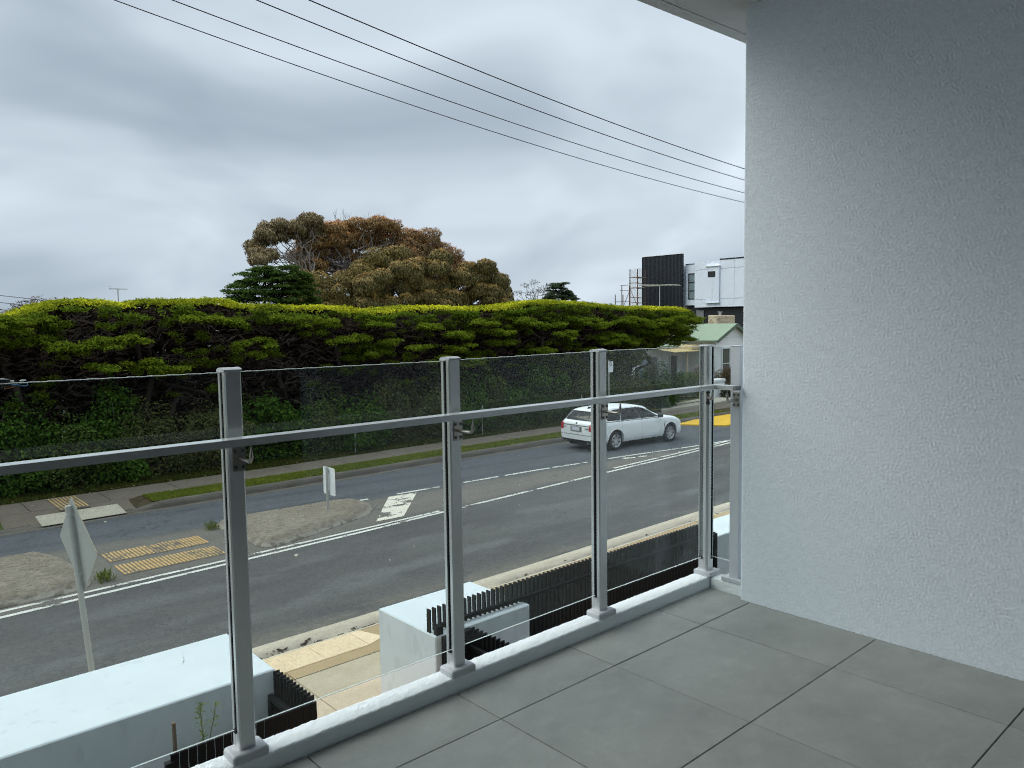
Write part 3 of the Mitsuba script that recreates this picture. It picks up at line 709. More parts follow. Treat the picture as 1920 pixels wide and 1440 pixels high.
# tactile pavers of the crossing
def bars(owner, x0, x1, y0, y1, n, z, mat, w=0.036, h=0.006, zf=None, seg=1, jit=0.0, rng=None):
    xs_ = np.linspace(x0, x1, n)
    for x in xs_:
        m = []
        L = (y1 - y0) / seg
        for s in range(seg):
            a_, b_ = y0 + s * L + 0.012, y0 + (s + 1) * L - 0.012
            za, zb = (z, z) if zf is None else (zf(a_), zf(b_))
            v, f = rbx(x - w / 2, x + w / 2, a_, b_, -0.004, h, 0.003)
            v[:, 2] += np.interp(v[:, 1], [a_, b_], [za, zb])
            m.append((v, f))
        part(owner, 'bar', cat(m), mat)
t1 = thing('tactile_paving', 'ochre warning bars set across the far footpath', 'tactile paving')
part(t1, 'base', bx(3.96, 4.61, 20.68, 22.28, 0.10, 0.1545), 'm_path')
bars(t1, 4.0, 4.57, 20.70, 22.26, 8, 0.156, 'm_ochre', 0.034, 0.010)
t2 = thing('tactile_paving', 'pale cream tactile pad on the far kerb ramp', 'tactile paving')
rz = lambda y: float(np.interp(y, [19.86, 20.09, 20.66], [0.016, 0.046, 0.112]))
v, f = bx(3.42, 5.20, 19.86, 20.64, 0, 0.006); v[:, 2] += np.interp(v[:, 1], [19.86, 20.64], [0.018, 0.108])
part(t2, 'base', (v, f), 'm_pale')
bars(t2, 3.46, 5.16, 19.88, 20.62, 24, 0.02, 'm_pale', 0.040, 0.008, zf=lambda y: float(np.interp(y, [19.86, 20.64], [0.024, 0.114])), seg=2)
t3 = thing('tactile_paving', 'worn ochre tactile strip in the median, far one of the pair', 'tactile paving')
part(t3, 'base', bx(3.80, 5.72, 15.84, 16.57, -0.05, 0.006), 'm_road')
bars(t3, 3.84, 5.68, 15.85, 16.56, 27, 0.007, 'm_ochre', 0.040, 0.012, seg=2)
t4 = thing('tactile_paving', 'worn ochre tactile strip in the median, beside the double white line', 'tactile paving')
part(t4, 'base', bx(3.79, 5.68, 14.83, 15.55, -0.05, 0.006), 'm_road')
bars(t4, 3.82, 5.64, 14.84, 15.54, 27, 0.007, 'm_ochre', 0.040, 0.012, seg=2)
# --- traffic islands
def island(poly, label, seed):
    pl = Polygon(poly).buffer(-0.25, join_style='round').buffer(0.25, join_style='round', quad_segs=10)
    b = np.array(pl.exterior.coords)[:-1]
    # resample
    L = np.r_[0, np.cumsum(np.linalg.norm(np.diff(np.vstack([b, b[:1]]), axis=0), axis=1))]
    N = 220
    s = np.linspace(0, L[-1], N, endpoint=False)
    bb = np.vstack([b, b[:1]])
    p = np.stack([np.interp(s, L, bb[:, 0]), np.interp(s, L, bb[:, 1])], 1)
    t = np.roll(p, -1, 0) - np.roll(p, 1, 0)
    nrm = np.stack([-t[:, 1], t[:, 0]], 1); nrm /= np.linalg.norm(nrm, axis=1, keepdims=True)
    if Polygon(p + nrm * 0.05).area > pl.area: nrm = -nrm
    rings = [(0, -0.05), (0.0, 0.012), (0.04, 0.045), (0.11, 0.095), (0.19, 0.130), (0.28, 0.148)]
    vs = []
    for d, z in rings:
        q_ = p + nrm * d
        zz = z + (0.014 * (meshkit.fbm(np.c_[q_ * 5, np.full(N, seed)], 3) - 0.5) if z > 0.02 else 0)
        vs.append(np.c_[q_, np.broadcast_to(zz, (N,))])
    i, j = np.meshgrid(np.arange(len(rings) - 1), np.arange(N), indexing='ij')
    q = np.stack([i * N + j, i * N + (j + 1) % N, (i + 1) * N + (j + 1) % N, (i + 1) * N + j], -1).reshape(-1, 4)
    f = np.vstack([q[:, [0, 1, 2]], q[:, [0, 2, 3]]])
    v = np.vstack(vs)
    top = Polygon(v[-N:, :2])
    tv, tf = trimesh.creation.triangulate_polygon(top, engine='earcut')
    tv3 = np.c_[tv, np.full(len(tv), 0.148)]
    # lift to ring heights
    from scipy.spatial import cKDTree
    tv3[:, 2] = v[-N:][cKDTree(v[-N:, :2]).query(tv)[1], 2]
    return solo('traffic_island', cat([(v, f), (tv3, tf)]), 'm_island', label, 'traffic island', 40)
island([(6.32, 14.60), (6.95, 14.66), (9.25, 15.50), (9.72, 15.95), (9.90, 16.45), (9.78, 17.02), (9.40, 17.25), (6.55, 17.42), (6.28, 17.1)], 'dirty concrete traffic island with a small sign post on it', 3)
island([(-9, 13.95), (1.6, 14.42), (3.05, 14.47), (3.27, 14.8), (3.22, 16.6), (2.95, 17.45), (1.5, 17.5), (-9, 17.6)], 'dirty concrete traffic island at the left edge behind the diamond sign', 7)
# yellow painted kerb bulge
solo('kerb_outstand', prism([(27.2, 19.75), (28.3, 18.0), (30.6, 18.05), (36, 18.3), (37.5, 20.15), (29.0, 20.1)], -0.05, 0.055), 'm_yellow', 'flat yellow painted kerb bulge at the far road edge, right', 'kerb')
# weeds at the island ends
def weed(x, y, n, r, seed, label, tall=0.3, c0=(0.10, 0.13, 0.03), c1=(0.20, 0.22, 0.05)):
    rg_ = RNG(seed)
    c = np.c_[rg_.normal(x, r * 0.4, n), rg_.normal(y, r * 0.4, n), rg_.uniform(0.02, tall, n)]
    nn = rg_.normal(size=(n, 3)); nn[:, 2] *= 0.4
    k = rg_.uniform(0, 1, (n, 1))
    lm = leaf_mesh(c, nn, 0.13, 0.022, np.asarray(c0) * (1 - k) + np.asarray(c1) * k, rg_, droop=np.array([0, 0, 1.0]))
    w_ = thing('weed', label, 'weed')
    put_leaves(w_, 'leaves', lm)
weed(3.45, 14.75, 110, 0.20, 31, 'tuft of weeds at the blunt end of the left island', 0.16)
weed(6.15, 16.9, 90, 0.22, 32, 'tuft of dry weeds against the left end of the right island', 0.16)
weed(6.55, 7.75, 120, 0.2, 33, 'tuft of grass behind the slat fence by the white pier', 0.3)

# --- signs
def rot_plate(poly, t, axis_x=True):
    """flat plate in the YZ plane, thickness t along +X"""
    v, f = prism(poly, 0, t)
    return np.stack([v[:, 2], v[:, 0], v[:, 1]], 1), f
sg = thing('diamond_sign', 'back of a grey diamond road sign on a leaning steel pole', 'road sign')
p0, p1 = np.array([1.985, 9.02, 0.05]), np.array([1.800, 9.03, 2.60])
part(sg, 'pole', tube([p0 + (p1 - p0) * t for t in np.linspace(0, 1, 8)], 0.0305, 18), 'm_galv', 40)
rn = 0.53
dpoly = Polygon([(0, rn), (rn, 0), (0, -rn), (-rn, 0)]).buffer(-0.03).buffer(0.03, quad_segs=5)
v, f = rot_plate(dpoly, 0.003)
v = v + [0.055, 0, 0]
v[:, 0] += (-0.0725) * v[:, 2] - 0.115 * v[:, 1]
part(sg, 'plate', (v + [1.815, 9.03, 2.17], f), 'm_signback')
M['m_signyellow'] = two(princ((0.70, 0.45, 0.03), 0.5, 0.4))
v2 = v.copy(); v2[:, 0] += 0.0035
part(sg, 'face', (v2 * [1, 0.985, 0.985] + [1.815, 9.03, 2.17], f), 'm_signyellow')
for z in (2.50, 1.86):
    c = p0 + (p1 - p0) * ((z - 0.05) / 2.55)
    ring = lathe([(0.0325, -0.014), (0.0345, -0.012), (0.0345, 0.012), (0.0325, 0.014)], 'z', 18)
    part(sg, 'clamp', cat([mv(ring, c), bx(c[0] + 0.02, c[0] + 0.055, c[1] - 0.022, c[1] + 0.022, z - 0.014, z + 0.014)]), 'm_galv')
ks = thing('island_sign', 'small white sign on a short post, seen from behind on the island', 'road sign')
part(ks, 'pole', tube([(8.66, 16.28, 0.10), (8.66, 16.28, 1.14)], 0.030, 14), 'm_galv', 40)
pp = Polygon([(-0.30, -0.33), (0.27, -0.33), (0.27, 0.33), (-0.30, 0.33)]).buffer(-0.05).buffer(0.05, quad_segs=4)
v, f = rot_plate(pp, 0.004)
part(ks, 'plate', (v + [8.705, 16.28, 0.80], f), 'm_white')
part(ks, 'face', (v * [1, 0.98, 0.98] + [8.7105, 16.28, 0.80], f), 'm_orange')
part(ks, 'clamp', bx(8.67, 8.704, 16.245, 16.315, 0.52, 0.56), 'm_galv')
part(ks, 'clamp', bx(8.67, 8.704, 16.245, 16.315, 1.03, 1.07), 'm_galv')
bs = thing('pole_sign', 'thin pole with a narrow white sign by the far footpath', 'sign')
part(bs, 'pole', tube([(24.10, 20.87, 0.10), (24.07, 20.87, 2.92)], 0.024, 12), 'm_galv', 40)
part(bs, 'plate', rbx(24.0, 24.30, 20.825, 20.835, 2.42, 2.86, 0.003), 'm_white')
rr = lathe([(0.085, 0.0), (0.085, 0.003), (0.060, 0.003), (0.060, 0.0)], 'y', 20)
part(bs, 'emblem', cat([mv(rr, (24.14, 20.821, 2.755)), bx(24.128, 24.152, 20.8195, 20.8245, 2.70, 2.81)]), 'm_grey')

# --- grass of the verge and litter of the bank
rg = RNG(77)
def grass(n, xfn, yfn, zfn, hgt, c0, c1, seed):
    r_ = RNG(seed)
    x, y = xfn(r_, n), yfn(r_, n)
    y = y + bend_y(x)
    z = zfn(x, y)
    h = hgt * r_.uniform(0.5, 1.3, n)
    a_ = r_.uniform(0, 2 * PI, n); w = 0.008 + 0.010 * r_.uniform(0, 1, n)
    lean = r_.normal(size=(n, 2)) * 0.45
    b0 = np.c_[x - np.cos(a_) * w, y - np.sin(a_) * w, z]
    b1 = np.c_[x + np.cos(a_) * w, y + np.sin(a_) * w, z]
    tp = np.c_[x + lean[:, 0] * h, y + lean[:, 1] * h, z + h]
    v = np.stack([b0, b1, tp], 1).reshape(-1, 3)
    k = r_.uniform(0, 1, (n, 1)); k = np.clip(k * 0.6 + 0.6 * (meshkit.fbm(np.c_[x * 1.2, y * 2.5, x * 0], 3)[:, None] - 0.3), 0, 1)
    c = np.asarray(c0) * (1 - k) + np.asarray(c1) * k
    return v, np.arange(3 * n).reshape(-1, 3), np.repeat(c, 3, axis=0)
ga = grass(52000, lambda r, n: 5.9 + (r.uniform(0, 1, n) ** 1.25) * 26, lambda r, n: 20.10 + 0.93 * r.beta(1.3, 1.3, n), lambda x, y: 0.146 + 0 * x, 0.055, (0.12, 0.16, 0.026), (0.30, 0.33, 0.055), 5)
gb = grass(2500, lambda r, n: r.uniform(-3, 2.7, n), lambda r, n: r.uniform(20.1, 21.0, n), lambda x, y: 0.146 + 0 * x, 0.06, (0.085, 0.115, 0.018), (0.22, 0.26, 0.045), 6)
gk = thing('grass', 'short green grass on the strip along the far kerb', 'grass', kind='stuff')
v, f = cat([(ga[0], ga[1]), (gb[0], gb[1])])
put(gk, (v, f), 'm_leaf', False, color=np.vstack([ga[2], gb[2]]))
gw = grass(30000, lambda r, n: r.uniform(-2, 34, n), lambda r, n: 22.42 + 0.75 * r.uniform(0, 1, n) ** 1.3, lambda x, y: 0.14 + 0.1 * sst(22.4, 23.4, y), 0.085, (0.045, 0.055, 0.014), (0.13, 0.14, 0.03), 9)
gk = thing('bank_weeds', 'patchy weeds between far footpath and shrubs', 'weeds', kind='stuff')
put(gk, (gw[0], gw[1]), 'm_leaf', False, color=gw[2])
rg = RNG(14)
n = 420
x = rg.uniform(-1, 26, n); y = 22.40 + 0.6 * rg.uniform(0, 1, n) ** 1.6 - (rg.uniform(0, 1, n) < 0.12) * rg.uniform(0, 1.3, n)
lm = leaf_mesh(np.c_[x, y + bend_y(x), np.full(n, 0.175)], np.c_[rg.normal(size=(n, 2)) * 0.35, np.ones(n)], 0.085, 0.045, np.array([0.34, 0.27, 0.14]) * rg.uniform(0.4, 1.3, (n, 1)), rg)
gk = thing('fallen_leaves', 'fallen pale leaves along the back of the far footpath', 'leaves', kind='stuff')
put(gk, (lm[0], lm[1]), 'm_leaf', False, color=lm[2])
# ================================================================== front walls and slat fences
wl = solo('front_wall', rbx(-9, 3.005, 6.79, 7.965, -0.1, 1.20, 0.012), 'm_masonry', 'long thick white rendered wall at the lower left, broad flat top', 'wall', 30)
pr = solo('fence_pier', rbx(4.555, 5.905, 6.335, 7.445, -0.1, 1.20, 0.012), 'm_masonry', 'white rendered fence pier between driveway and black slat fence', 'pier', 30)
pr2 = solo('fence_pier', rbx(9.79, 13.0, 6.42, 7.05, -0.1, 1.20, 0.012), 'm_masonry', 'white rendered pier at the far right end of the slat fence', 'pier', 30)
def fins(owner, pts, dirx, z0, z1, deep=0.062, thin=0.016):
    for (x, y) in pts:
        if dirx: m = rbx(x - thin / 2, x + thin / 2, y - deep / 2, y + deep / 2, z0, z1, 0.0015)
        else: m = rbx(x - deep / 2, x + deep / 2, y - thin / 2, y + thin / 2, z0, z1, 0.0015)
        part(owner, 'slat', m, 'm_fence')
f1 = thing('slat_fence', 'long black vertical slat fence between the two white piers', 'fence')
n1 = int((9.76 - 4.575) / 0.0685) + 1
xs1 = 4.575 + 0.0685 * np.arange(n1)
for x in xs1:
    fins(f1, [(x, 6.475)], True, 1.199 if x < 5.9 else 0.03, 1.452)
part(f1, 'rail', rbx(4.615, 9.788, 6.395, 6.435, 1.245, 1.287, 0.002), 'm_fence')
part(f1, 'rail', rbx(5.915, 9.788, 6.395, 6.435, 0.20, 0.24, 0.002), 'm_fence')
part(f1, 'end_post', rbx(9.71, 9.786, 6.355, 6.394, 0.05, 1.28, 0.002), 'm_fence')
part(f1, 'bracket', rbx(4.575, 4.66, 6.338, 6.394, 1.2005, 1.290, 0.002), 'm_fence')
f2 = thing('slat_gate', 'black slat gate leaf standing open against the white pier', 'gate')
part(f2, 'post', rbx(4.625, 4.985, 6.262, 6.330, 0.04, 1.185, 0.003), 'm_fence')
fins(f2, [(5.005, y) for y in np.arange(6.285, 4.9, -0.07)], False, 0.10, 1.19)
part(f2, 'rail', rbx(4.935, 4.972, 4.92, 6.26, 0.98, 1.02, 0.002), 'm_fence')
f3 = thing('slat_fence', 'short black slat return from the long white wall to the near fence', 'fence')
fins(f3, [(3.0, y) for y in np.arange(6.755, 6.02, -0.0685)], False, 0.05, 1.195)
part(f3, 'rail', rbx(2.918, 2.966, 6.03, 6.785, 0.925, 0.975, 0.002), 'm_fence')
part(f3, 'post', rbx(2.915, 2.966, 6.735, 6.786, 0.0, 0.924, 0.002), 'm_fence')
f4 = thing('slat_fence', 'near black slat fence around the garden bed below the glass', 'fence')
fins(f4, [(x, 5.985) for x in np.arange(1.815, 3.03, 0.0685)], True, 0.05, 1.175, 0.016, 0.0615)
part(f4, 'rail', rbx(1.76, 3.03, 6.021, 6.058, 0.93, 0.97, 0.002), 'm_fence')
part(f4, 'post', rbx(1.745, 1.80, 5.96, 6.015, 0.0, 1.12, 0.002), 'm_fence')
bed = struct('garden_bed', bx(-6, 2.95, 6.06, 6.785, 0.0, 0.10), 'm_soil', 'soil of the garden bed behind the white wall')
# stake and young shrub in the bed
st = solo('garden_stake', tube([(1.965, 6.45, 0.05), (1.962, 6.45, 1.0), (1.960, 6.45, 1.185)], [0.017, 0.017, 0.0165], 10), 'm_twig', 'bare wooden stake standing in the garden bed by the young shrub', 'stake', color=np.tile([0.20, 0.15, 0.11], (32, 1)))
sh = thing('young_shrub', 'young green shrub with two stems against the white wall', 'shrub')
rg = RNG(41)
pa = [curve([(2.19, 6.40, 0.08), (2.185, 6.40, 0.6), (2.175, 6.405, 1.0), (2.165, 6.41, 1.30)], 10), curve([(2.195, 6.40, 0.75), (2.235, 6.395, 1.0), (2.275, 6.39, 1.17), (2.285, 6.385, 1.27)], 8)]
put_twigs(sh, 'stem', pa, [np.linspace(0.008, 0.003, 10), np.linspace(0.005, 0.0025, 8)], (0.16, 0.13, 0.07), rg, 6)
ls = []
for pth, lo_, n in ((pa[0], 0.86, 58), (pa[1], 1.05, 22)):
    for k in range(n):
        t = rg.uniform(0, 1)
        zt_ = lo_ + (pth[-1, 2] - lo_) * t
        c = np.array([np.interp(zt_, pth[:, 2], pth[:, i]) for i in range(3)])
        az_ = rg.uniform(0, 2 * PI)
        out = np.array([math.cos(az_), math.sin(az_), rg.uniform(-0.2, 0.9)]); out /= np.linalg.norm(out)
        L = rg.uniform(0.045, 0.085) * (0.75 if t > 0.9 else 1)
        nn = np.cross(out, np.cross([0, 0, 1.0], out)) + rg.normal(size=3) * 0.25
        lf = leaf_mesh((c + out * (L / 2 + 0.004))[None], nn[None], L, 0.017, np.array([[0.20, 0.26, 0.09]]) * rg.uniform(0.6, 1.3), rg, droop=out[None] * 3)
        ls.append(lf)
put_leaves(sh, 'leaves', ls)

# ================================================================== overhead wires
W = [((3.07, 8.68), (7.97, 8.14), (18.02, 7.53), 11.0), ((3.43, 8.47), (7.26, 8.06), (16.4, 7.47), 10.0), ((3.86, 8.25), (6.39, 7.96), (14.4, 7.37), 8.8), ((4.22, 8.05), (5.81, 7.87), (13.1, 7.31), 8.0)]
WL = ['lowest of the four dark overhead wires crossing the sky', 'second dark overhead wire from below crossing the sky', 'third dark overhead wire from below crossing the sky', 'topmost of the four dark overhead wires crossing the sky']
for (a_, b_, c_, Y), lab in zip(W, WL):
    co = np.polyfit([a_[0], b_[0], c_[0]], [a_[1], b_[1], c_[1]], 2)
    x = np.linspace(-6, 46, 90)
    z = np.polyval(co, x)
    xm = -co[1] / (2 * co[0])
    z = np.where(x > xm, np.polyval(co, xm) + 0.004 * (x - xm) ** 2, z)
    solo('power_line', tube(np.c_[x, np.full(90, Y), z], 0.0072, 8), 'm_wire', lab, 'power line', 60, 'overhead wires')

# ================================================================== the clipped cypress hedge
HX = [-8, 3.48, 4.22, 4.86, 5.38, 6.06, 6.69, 7.36, 8.28, 9.42, 10.27, 11.18, 12.32, 13.54, 14.83, 16.21, 17.94, 19.82, 21.56, 23.76, 25.81, 28.03, 30.04, 32.19, 34.04, 34.8]
HZ = [4.70, 4.88, 5.14, 5.33, 5.38, 5.36, 5.27, 5.41, 5.39, 5.44, 5.27, 5.29, 5.23, 5.24, 5.06, 5.22, 5.27, 5.25, 5.30, 5.55, 5.53, 5.43, 5.32, 5.30, 5.20, 4.9]
htop = PchipInterpolator(HX, HZ)
hd = thing('cypress_hedge', 'long clipped cypress hedge with bright yellow green top and dead twiggy face', 'hedge')
def hedge():
    rg = RNG(90)
    # --- top canopy: sprays on a gently lumpy sheet with a rolled front edge
    n = 15000
    x = rg.uniform(-4, 34.8, n)
    u = rg.uniform(0, 1, n) ** 0.8          # 0 at the front edge, 1 at the back
    yf = 23.75 + 0.45 * (meshkit.noise(np.c_[x * 0.55, x * 0, x * 0], 2) - 0.5) * 2
    y = yf + u * 2.6
    edge = np.clip(1 - u / 0.22, 0, 1)
    endr = sst(34.0, 34.8, x)
    drop = edge ** 2 * (0.12 + 0.34 * meshkit.noise(np.c_[x * 0.8, x * 0, x * 0], 6) * meshkit.noise(np.c_[x * 2.9, x * 0, x * 0], 16) * 1.6) + endr ** 2 * 0.6 * rg.uniform(0, 1, n)
    lump = 0.10 * (meshkit.fbm(np.c_[x * 1.6, y * 1.6, x * 0], 3, 4) - 0.5)
    z = htop(x) - 0.07 + lump - drop - 0.06 * rg.uniform(0, 1, n) ** 2
    top = [np.c_[x, y, z], np.c_[rg.normal(0, 0.25, n), -0.9 * edge - 0.1, 1 - 0.4 * edge], np.clip(1.15 - (drop / 0.22), 0, 1)]
    # --- the band under the rim: thick in places, thin in others
    n = 11000
    x = rg.uniform(-4, 34.8, n)
    yf = 23.75 + 0.45 * (meshkit.noise(np.c_[x * 0.55, x * 0, x * 0], 2) - 0.5) * 2
    th = 0.22 + 0.95 * np.clip(meshkit.fbm(np.c_[x * 0.42, x * 0, x * 0 + 3], 3, 9) - 0.36, 0, 1) * 2.0 + 0.9 * sst(27, 32, x)
    t = rg.uniform(0, 1, n) ** 1.3
    z = htop(x) - 0.28 - t * th
    keep = meshkit.fbm(np.c_[x * 1.5, z * 4.2, x * 0], 3, 12) > 0.46 + 0.14 * t - 0.05 * sst(27, 32, x)
    y = yf + rg.normal(0, 0.10, n) + 0.25 * t
    band = [np.c_[x, y, z][keep], np.c_[rg.normal(0, 0.4, n), -0.8 + 0 * x, 0.75 + 0 * x][keep], 0 * x[keep]]
    # --- cloud pads hanging on the face
    pads = []
    for (px, pz, rx, rz) in ((4.3, 4.1, 0.45, 0.22), (5.2, 3.93, 0.75, 0.20), (6.3, 4.12, 0.62, 0.20), (3.6, 4.5, 0.7, 0.35), (4.6, 4.62, 0.5, 0.2), (5.7, 3.45, 0.35, 0.15), (10.2, 3.75, 0.75, 0.36), (13.9, 3.95, 0.85, 0.22), (15.2, 3.85, 0.35, 0.14),
                             (12.6, 4.55, 0.6, 0.2), (14.6, 4.5, 0.45, 0.2), (16.9, 4.35, 0.4, 0.14), (18.2, 4.05, 0.6, 0.18), (19.6, 4.5, 0.5, 0.16), (20.6, 4.1, 0.55, 0.2), (21.9, 4.55, 0.55, 0.16), (18.4, 3.55, 0.5, 0.22), (20.9, 3.65, 0.55, 0.22),
                             (23.2, 4.35, 0.6, 0.16), (24.0, 3.9, 0.55, 0.24), (25.2, 4.55, 0.8, 0.2), (26.6, 4.3, 0.6, 0.2), (27.4, 3.6, 1.1, 0.34), (28.6, 4.55, 0.9, 0.22), (30.1, 4.35, 0.8, 0.2), (31.6, 4.55, 0.8, 0.22), (32.8, 4.2, 0.9, 0.22), (33.6, 3.9, 0.6, 0.2),
                             (33.7, 4.5, 0.5, 0.25), (33.2, 3.5, 0.6, 0.16), (31.0, 3.9, 0.6, 0.18), (26.2, 3.15, 0.45, 0.18), (22.6, 3.3, 0.4, 0.15), (16.3, 3.6, 0.4, 0.16), (8.4, 4.75, 0.5, 0.15), (11.3, 4.7, 0.6, 0.18), (9.4, 4.6, 0.4, 0.14),
                             (6.9, 3.4, 0.5, 0.18), (7.6, 3.2, 0.45, 0.2), (2.5, 4.2, 0.8, 0.3), (1.5, 4.5, 0.9, 0.3), (29.3, 3.55, 0.5, 0.16), (17.5, 3.1, 0.5, 0.2), (19.0, 2.95, 0.5, 0.22), (14.8, 3.45, 0.6, 0.18)):
        c0 = np.array([px, 23.55 + 0.35 * rg.uniform(-1, 1), pz])
        for j in range(int(3 + 9 * rx * (0.6 + 2 * rz))):
            r_ = rg.uniform(0.16, 0.34)
            u_ = rg.uniform(-1, 1)
            c = c0 + np.array([u_ * rx, rg.normal(0, 0.16), rz * (rg.uniform(-0.7, 0.9) * (1 - 0.6 * u_ * u_))])
            n = int(62 * (r_ / 0.25) ** 1.5)
            d = rg.normal(size=(n, 3)); d /= np.linalg.norm(d, axis=1, keepdims=True); d[:, 2] = np.abs(d[:, 2]) * np.where(rg.uniform(0, 1, n) < 0.8, 1, -0.4)
            s = rg.uniform(0.45, 1.0, n)[:, None]
            ragged = 1 + 0.7 * (meshkit.noise(d * 2.6 + c, 8)[:, None] - 0.5)
            pads.append([c + d * s * ragged * [r_, 0.30, 0.085], d * [0.5, 0.6, 1] + [0, -0.2, 0.5], 0.10 + 0 * d[:, 0]])
    # --- small dull tufts scattered over the whole face
    n = 0
    while n < 640:
        x = rg.uniform(-4, 34.2); z = rg.uniform(2.4, 1.0) if False else rg.uniform(2.3, float(htop(x)) - 0.3)
        if x > 30.5 and z < 3.3: continue
        if rg.uniform() > 0.20 + 0.65 * sst(16, 24, x): continue
        if meshkit.fbm(np.array([[x * 0.7, z * 2.2, 4.0]]), 3, 71)[0] < 0.48 - 0.06 * (z > 4.2): continue
        r_ = rg.uniform(0.10, 0.24); m = int(34 * (r_ / 0.17) ** 1.5)
        d = rg.normal(size=(m, 3)); d /= np.linalg.norm(d, axis=1, keepdims=True)
        c = np.array([x, rg.uniform(23.65, 24.35), z])
        pads.append([c + d * rg.uniform(0.4, 1.0, m)[:, None] * [r_, 0.22, r_ * 0.5], d * [0.5, 0.6, 1] + [0, -0.3, 0.4], -1 + 0 * d[:, 0]])
        n += 1
    out = []
    for P_, N_, tipw in [top, band] + pads:
        m = len(P_)
        # each point is a little fan of three flat sprays
        rep = 4
        c = np.repeat(P_, rep, 0) + rg.normal(size=(m * rep, 3)) * [0.055, 0.05, 0.028]
        nn = np.repeat(N_, rep, 0) + rg.normal(size=(m * rep, 3)) * 0.55
        tw = np.repeat(tipw, rep)
        k = rg.uniform(0, 1, (m * rep, 1))
        col = np.array([0.060, 0.105, 0.012]) * (1 - k) + np.array([0.155, 0.225, 0.020]) * k
        patch = meshkit.fbm(np.c_[c[:, 0] * 0.8, c[:, 1] * 0.8, c[:, 2] * 0], 3, 31)
        dull = (tw < 0)[:, None]
        col = np.where(dull, col * 0.62 + np.array([0.012, 0.006, 0.002]), col * 0.90)
        t = (np.clip(tw * 1.15, 0, 1) * np.clip(0.45 + 1.9 * (patch - 0.42), 0.12, 1) * rg.uniform(0.35, 1.0, m * rep))[:, None]
        col = col * (1 - t) + np.array([0.78, 0.76, 0.04]) * t
        col = col * rg.uniform(0.75, 1.25, (m * rep, 1))
        out.append(leaf_mesh(c, nn, 0.115, 0.038, col, rg))
    put_leaves(hd, 'foliage', out)
    # --- dead brown needles filling the inside
    n = 70000
    x = rg.uniform(-5, 34.2, n); y = 24.5 + 1.7 * rg.uniform(0, 1, n) ** 0.8
    z = 1.2 + (htop(x) - 0.35 - 1.2) * rg.uniform(0, 1, n) ** 0.75
    dens = meshkit.fbm(np.c_[x * 0.9, y * 0.9, z * 1.8], 3, 44)
    gapc = np.array([[6.95, 3.55], [7.7, 3.78], [9.05, 3.95], [9.3, 4.35], [15.9, 3.5], [24.6, 3.35], [24.3, 3.75], [25.3, 3.1], [33.0, 4.0], [11.3, 3.6]])
    gap = np.min(np.abs(x[:, None] - gapc[None, :, 0]) / 0.40 + np.abs(z[:, None] - gapc[None, :, 1]) / 0.20, axis=1)
    endz = np.where(x > 30.6, 3.2 + 0.35 * np.clip(x - 33, 0, 2), -9)
    keep = (dens > 0.30) & (gap > 0.9) & (z > endz)
    c = np.c_[x, y, z][keep]; m = len(c)
    nn = rg.normal(size=(m, 3)) * [0.6, 0.6, 1.0]
    k = rg.uniform(0, 1, (m, 1))
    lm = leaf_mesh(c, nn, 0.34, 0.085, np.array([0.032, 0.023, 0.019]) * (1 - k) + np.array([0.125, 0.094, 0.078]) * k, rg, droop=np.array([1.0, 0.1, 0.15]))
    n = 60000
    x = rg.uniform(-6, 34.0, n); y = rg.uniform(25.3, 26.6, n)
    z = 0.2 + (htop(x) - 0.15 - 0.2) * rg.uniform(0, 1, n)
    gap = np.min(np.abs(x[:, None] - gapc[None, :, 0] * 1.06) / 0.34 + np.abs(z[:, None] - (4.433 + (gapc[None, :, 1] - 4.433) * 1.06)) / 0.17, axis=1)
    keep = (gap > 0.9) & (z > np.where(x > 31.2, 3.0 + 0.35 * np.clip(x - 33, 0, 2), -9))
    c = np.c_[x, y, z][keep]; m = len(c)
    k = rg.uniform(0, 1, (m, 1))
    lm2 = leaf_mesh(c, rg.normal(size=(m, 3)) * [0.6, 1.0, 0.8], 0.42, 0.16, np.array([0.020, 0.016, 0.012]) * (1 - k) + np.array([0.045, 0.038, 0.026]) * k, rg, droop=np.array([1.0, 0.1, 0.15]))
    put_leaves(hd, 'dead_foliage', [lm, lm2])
    # --- trunks
    tx = [-2.6, 1.0, 4.0, 6.5, 8.0, 8.7, 11.2, 13.4, 16.0, 18.3, 19.5, 21.7, 24.2, 26.8, 29.2, 31.4]
    for x0 in tx:
        r0 = rg.uniform(0.08, 0.16)
        lean = rg.uniform(-1.3, 1.3)
        yb_ = 24.25 + rg.uniform(0, 0.6)
        p, r = limb(rg, (x0, yb_, 0.0), (x0 + lean, yb_ + 0.2, 4.75), r0, r0 * 0.35, 9, 0.35)
        put_twigs(hd, 'trunk', [p], [r], (0.055, 0.044, 0.038), rg, 8)
    # --- bare grey branches on the face
    P_, R_ = [], []
    for k in range(520):
        x0 = rg.uniform(-3, 34)
        z0 = rg.uniform(2.2, 5.0) if x0 < 30.5 else rg.uniform(3.3, 4.9)
        L = rg.uniform(0.5, 1.7) * (1.3 if rg.uniform() < 0.15 else 1)
        a_ = rg.normal(0, 0.45) + (0 if rg.uniform() < 0.5 else PI)
        y0 = 23.75 + 0.9 * rg.uniform(0, 1)
        e = np.array([x0 + L * math.cos(a_), y0 - rg.uniform(0.0, 0.3), z0 + L * 0.5 * math.sin(a_) + 0.08])
        z_cap = float(htop(min(max(e[0], -4), 34.5))) - 0.4
        e[2] = min(e[2], z_cap)
        p, r = limb(rg, (x0, y0 + 0.3, min(z0, z_cap)), e, rg.uniform(0.008, 0.026), 0.003, 9, 0.40, -0.10)
        P_.append(p); R_.append(r)
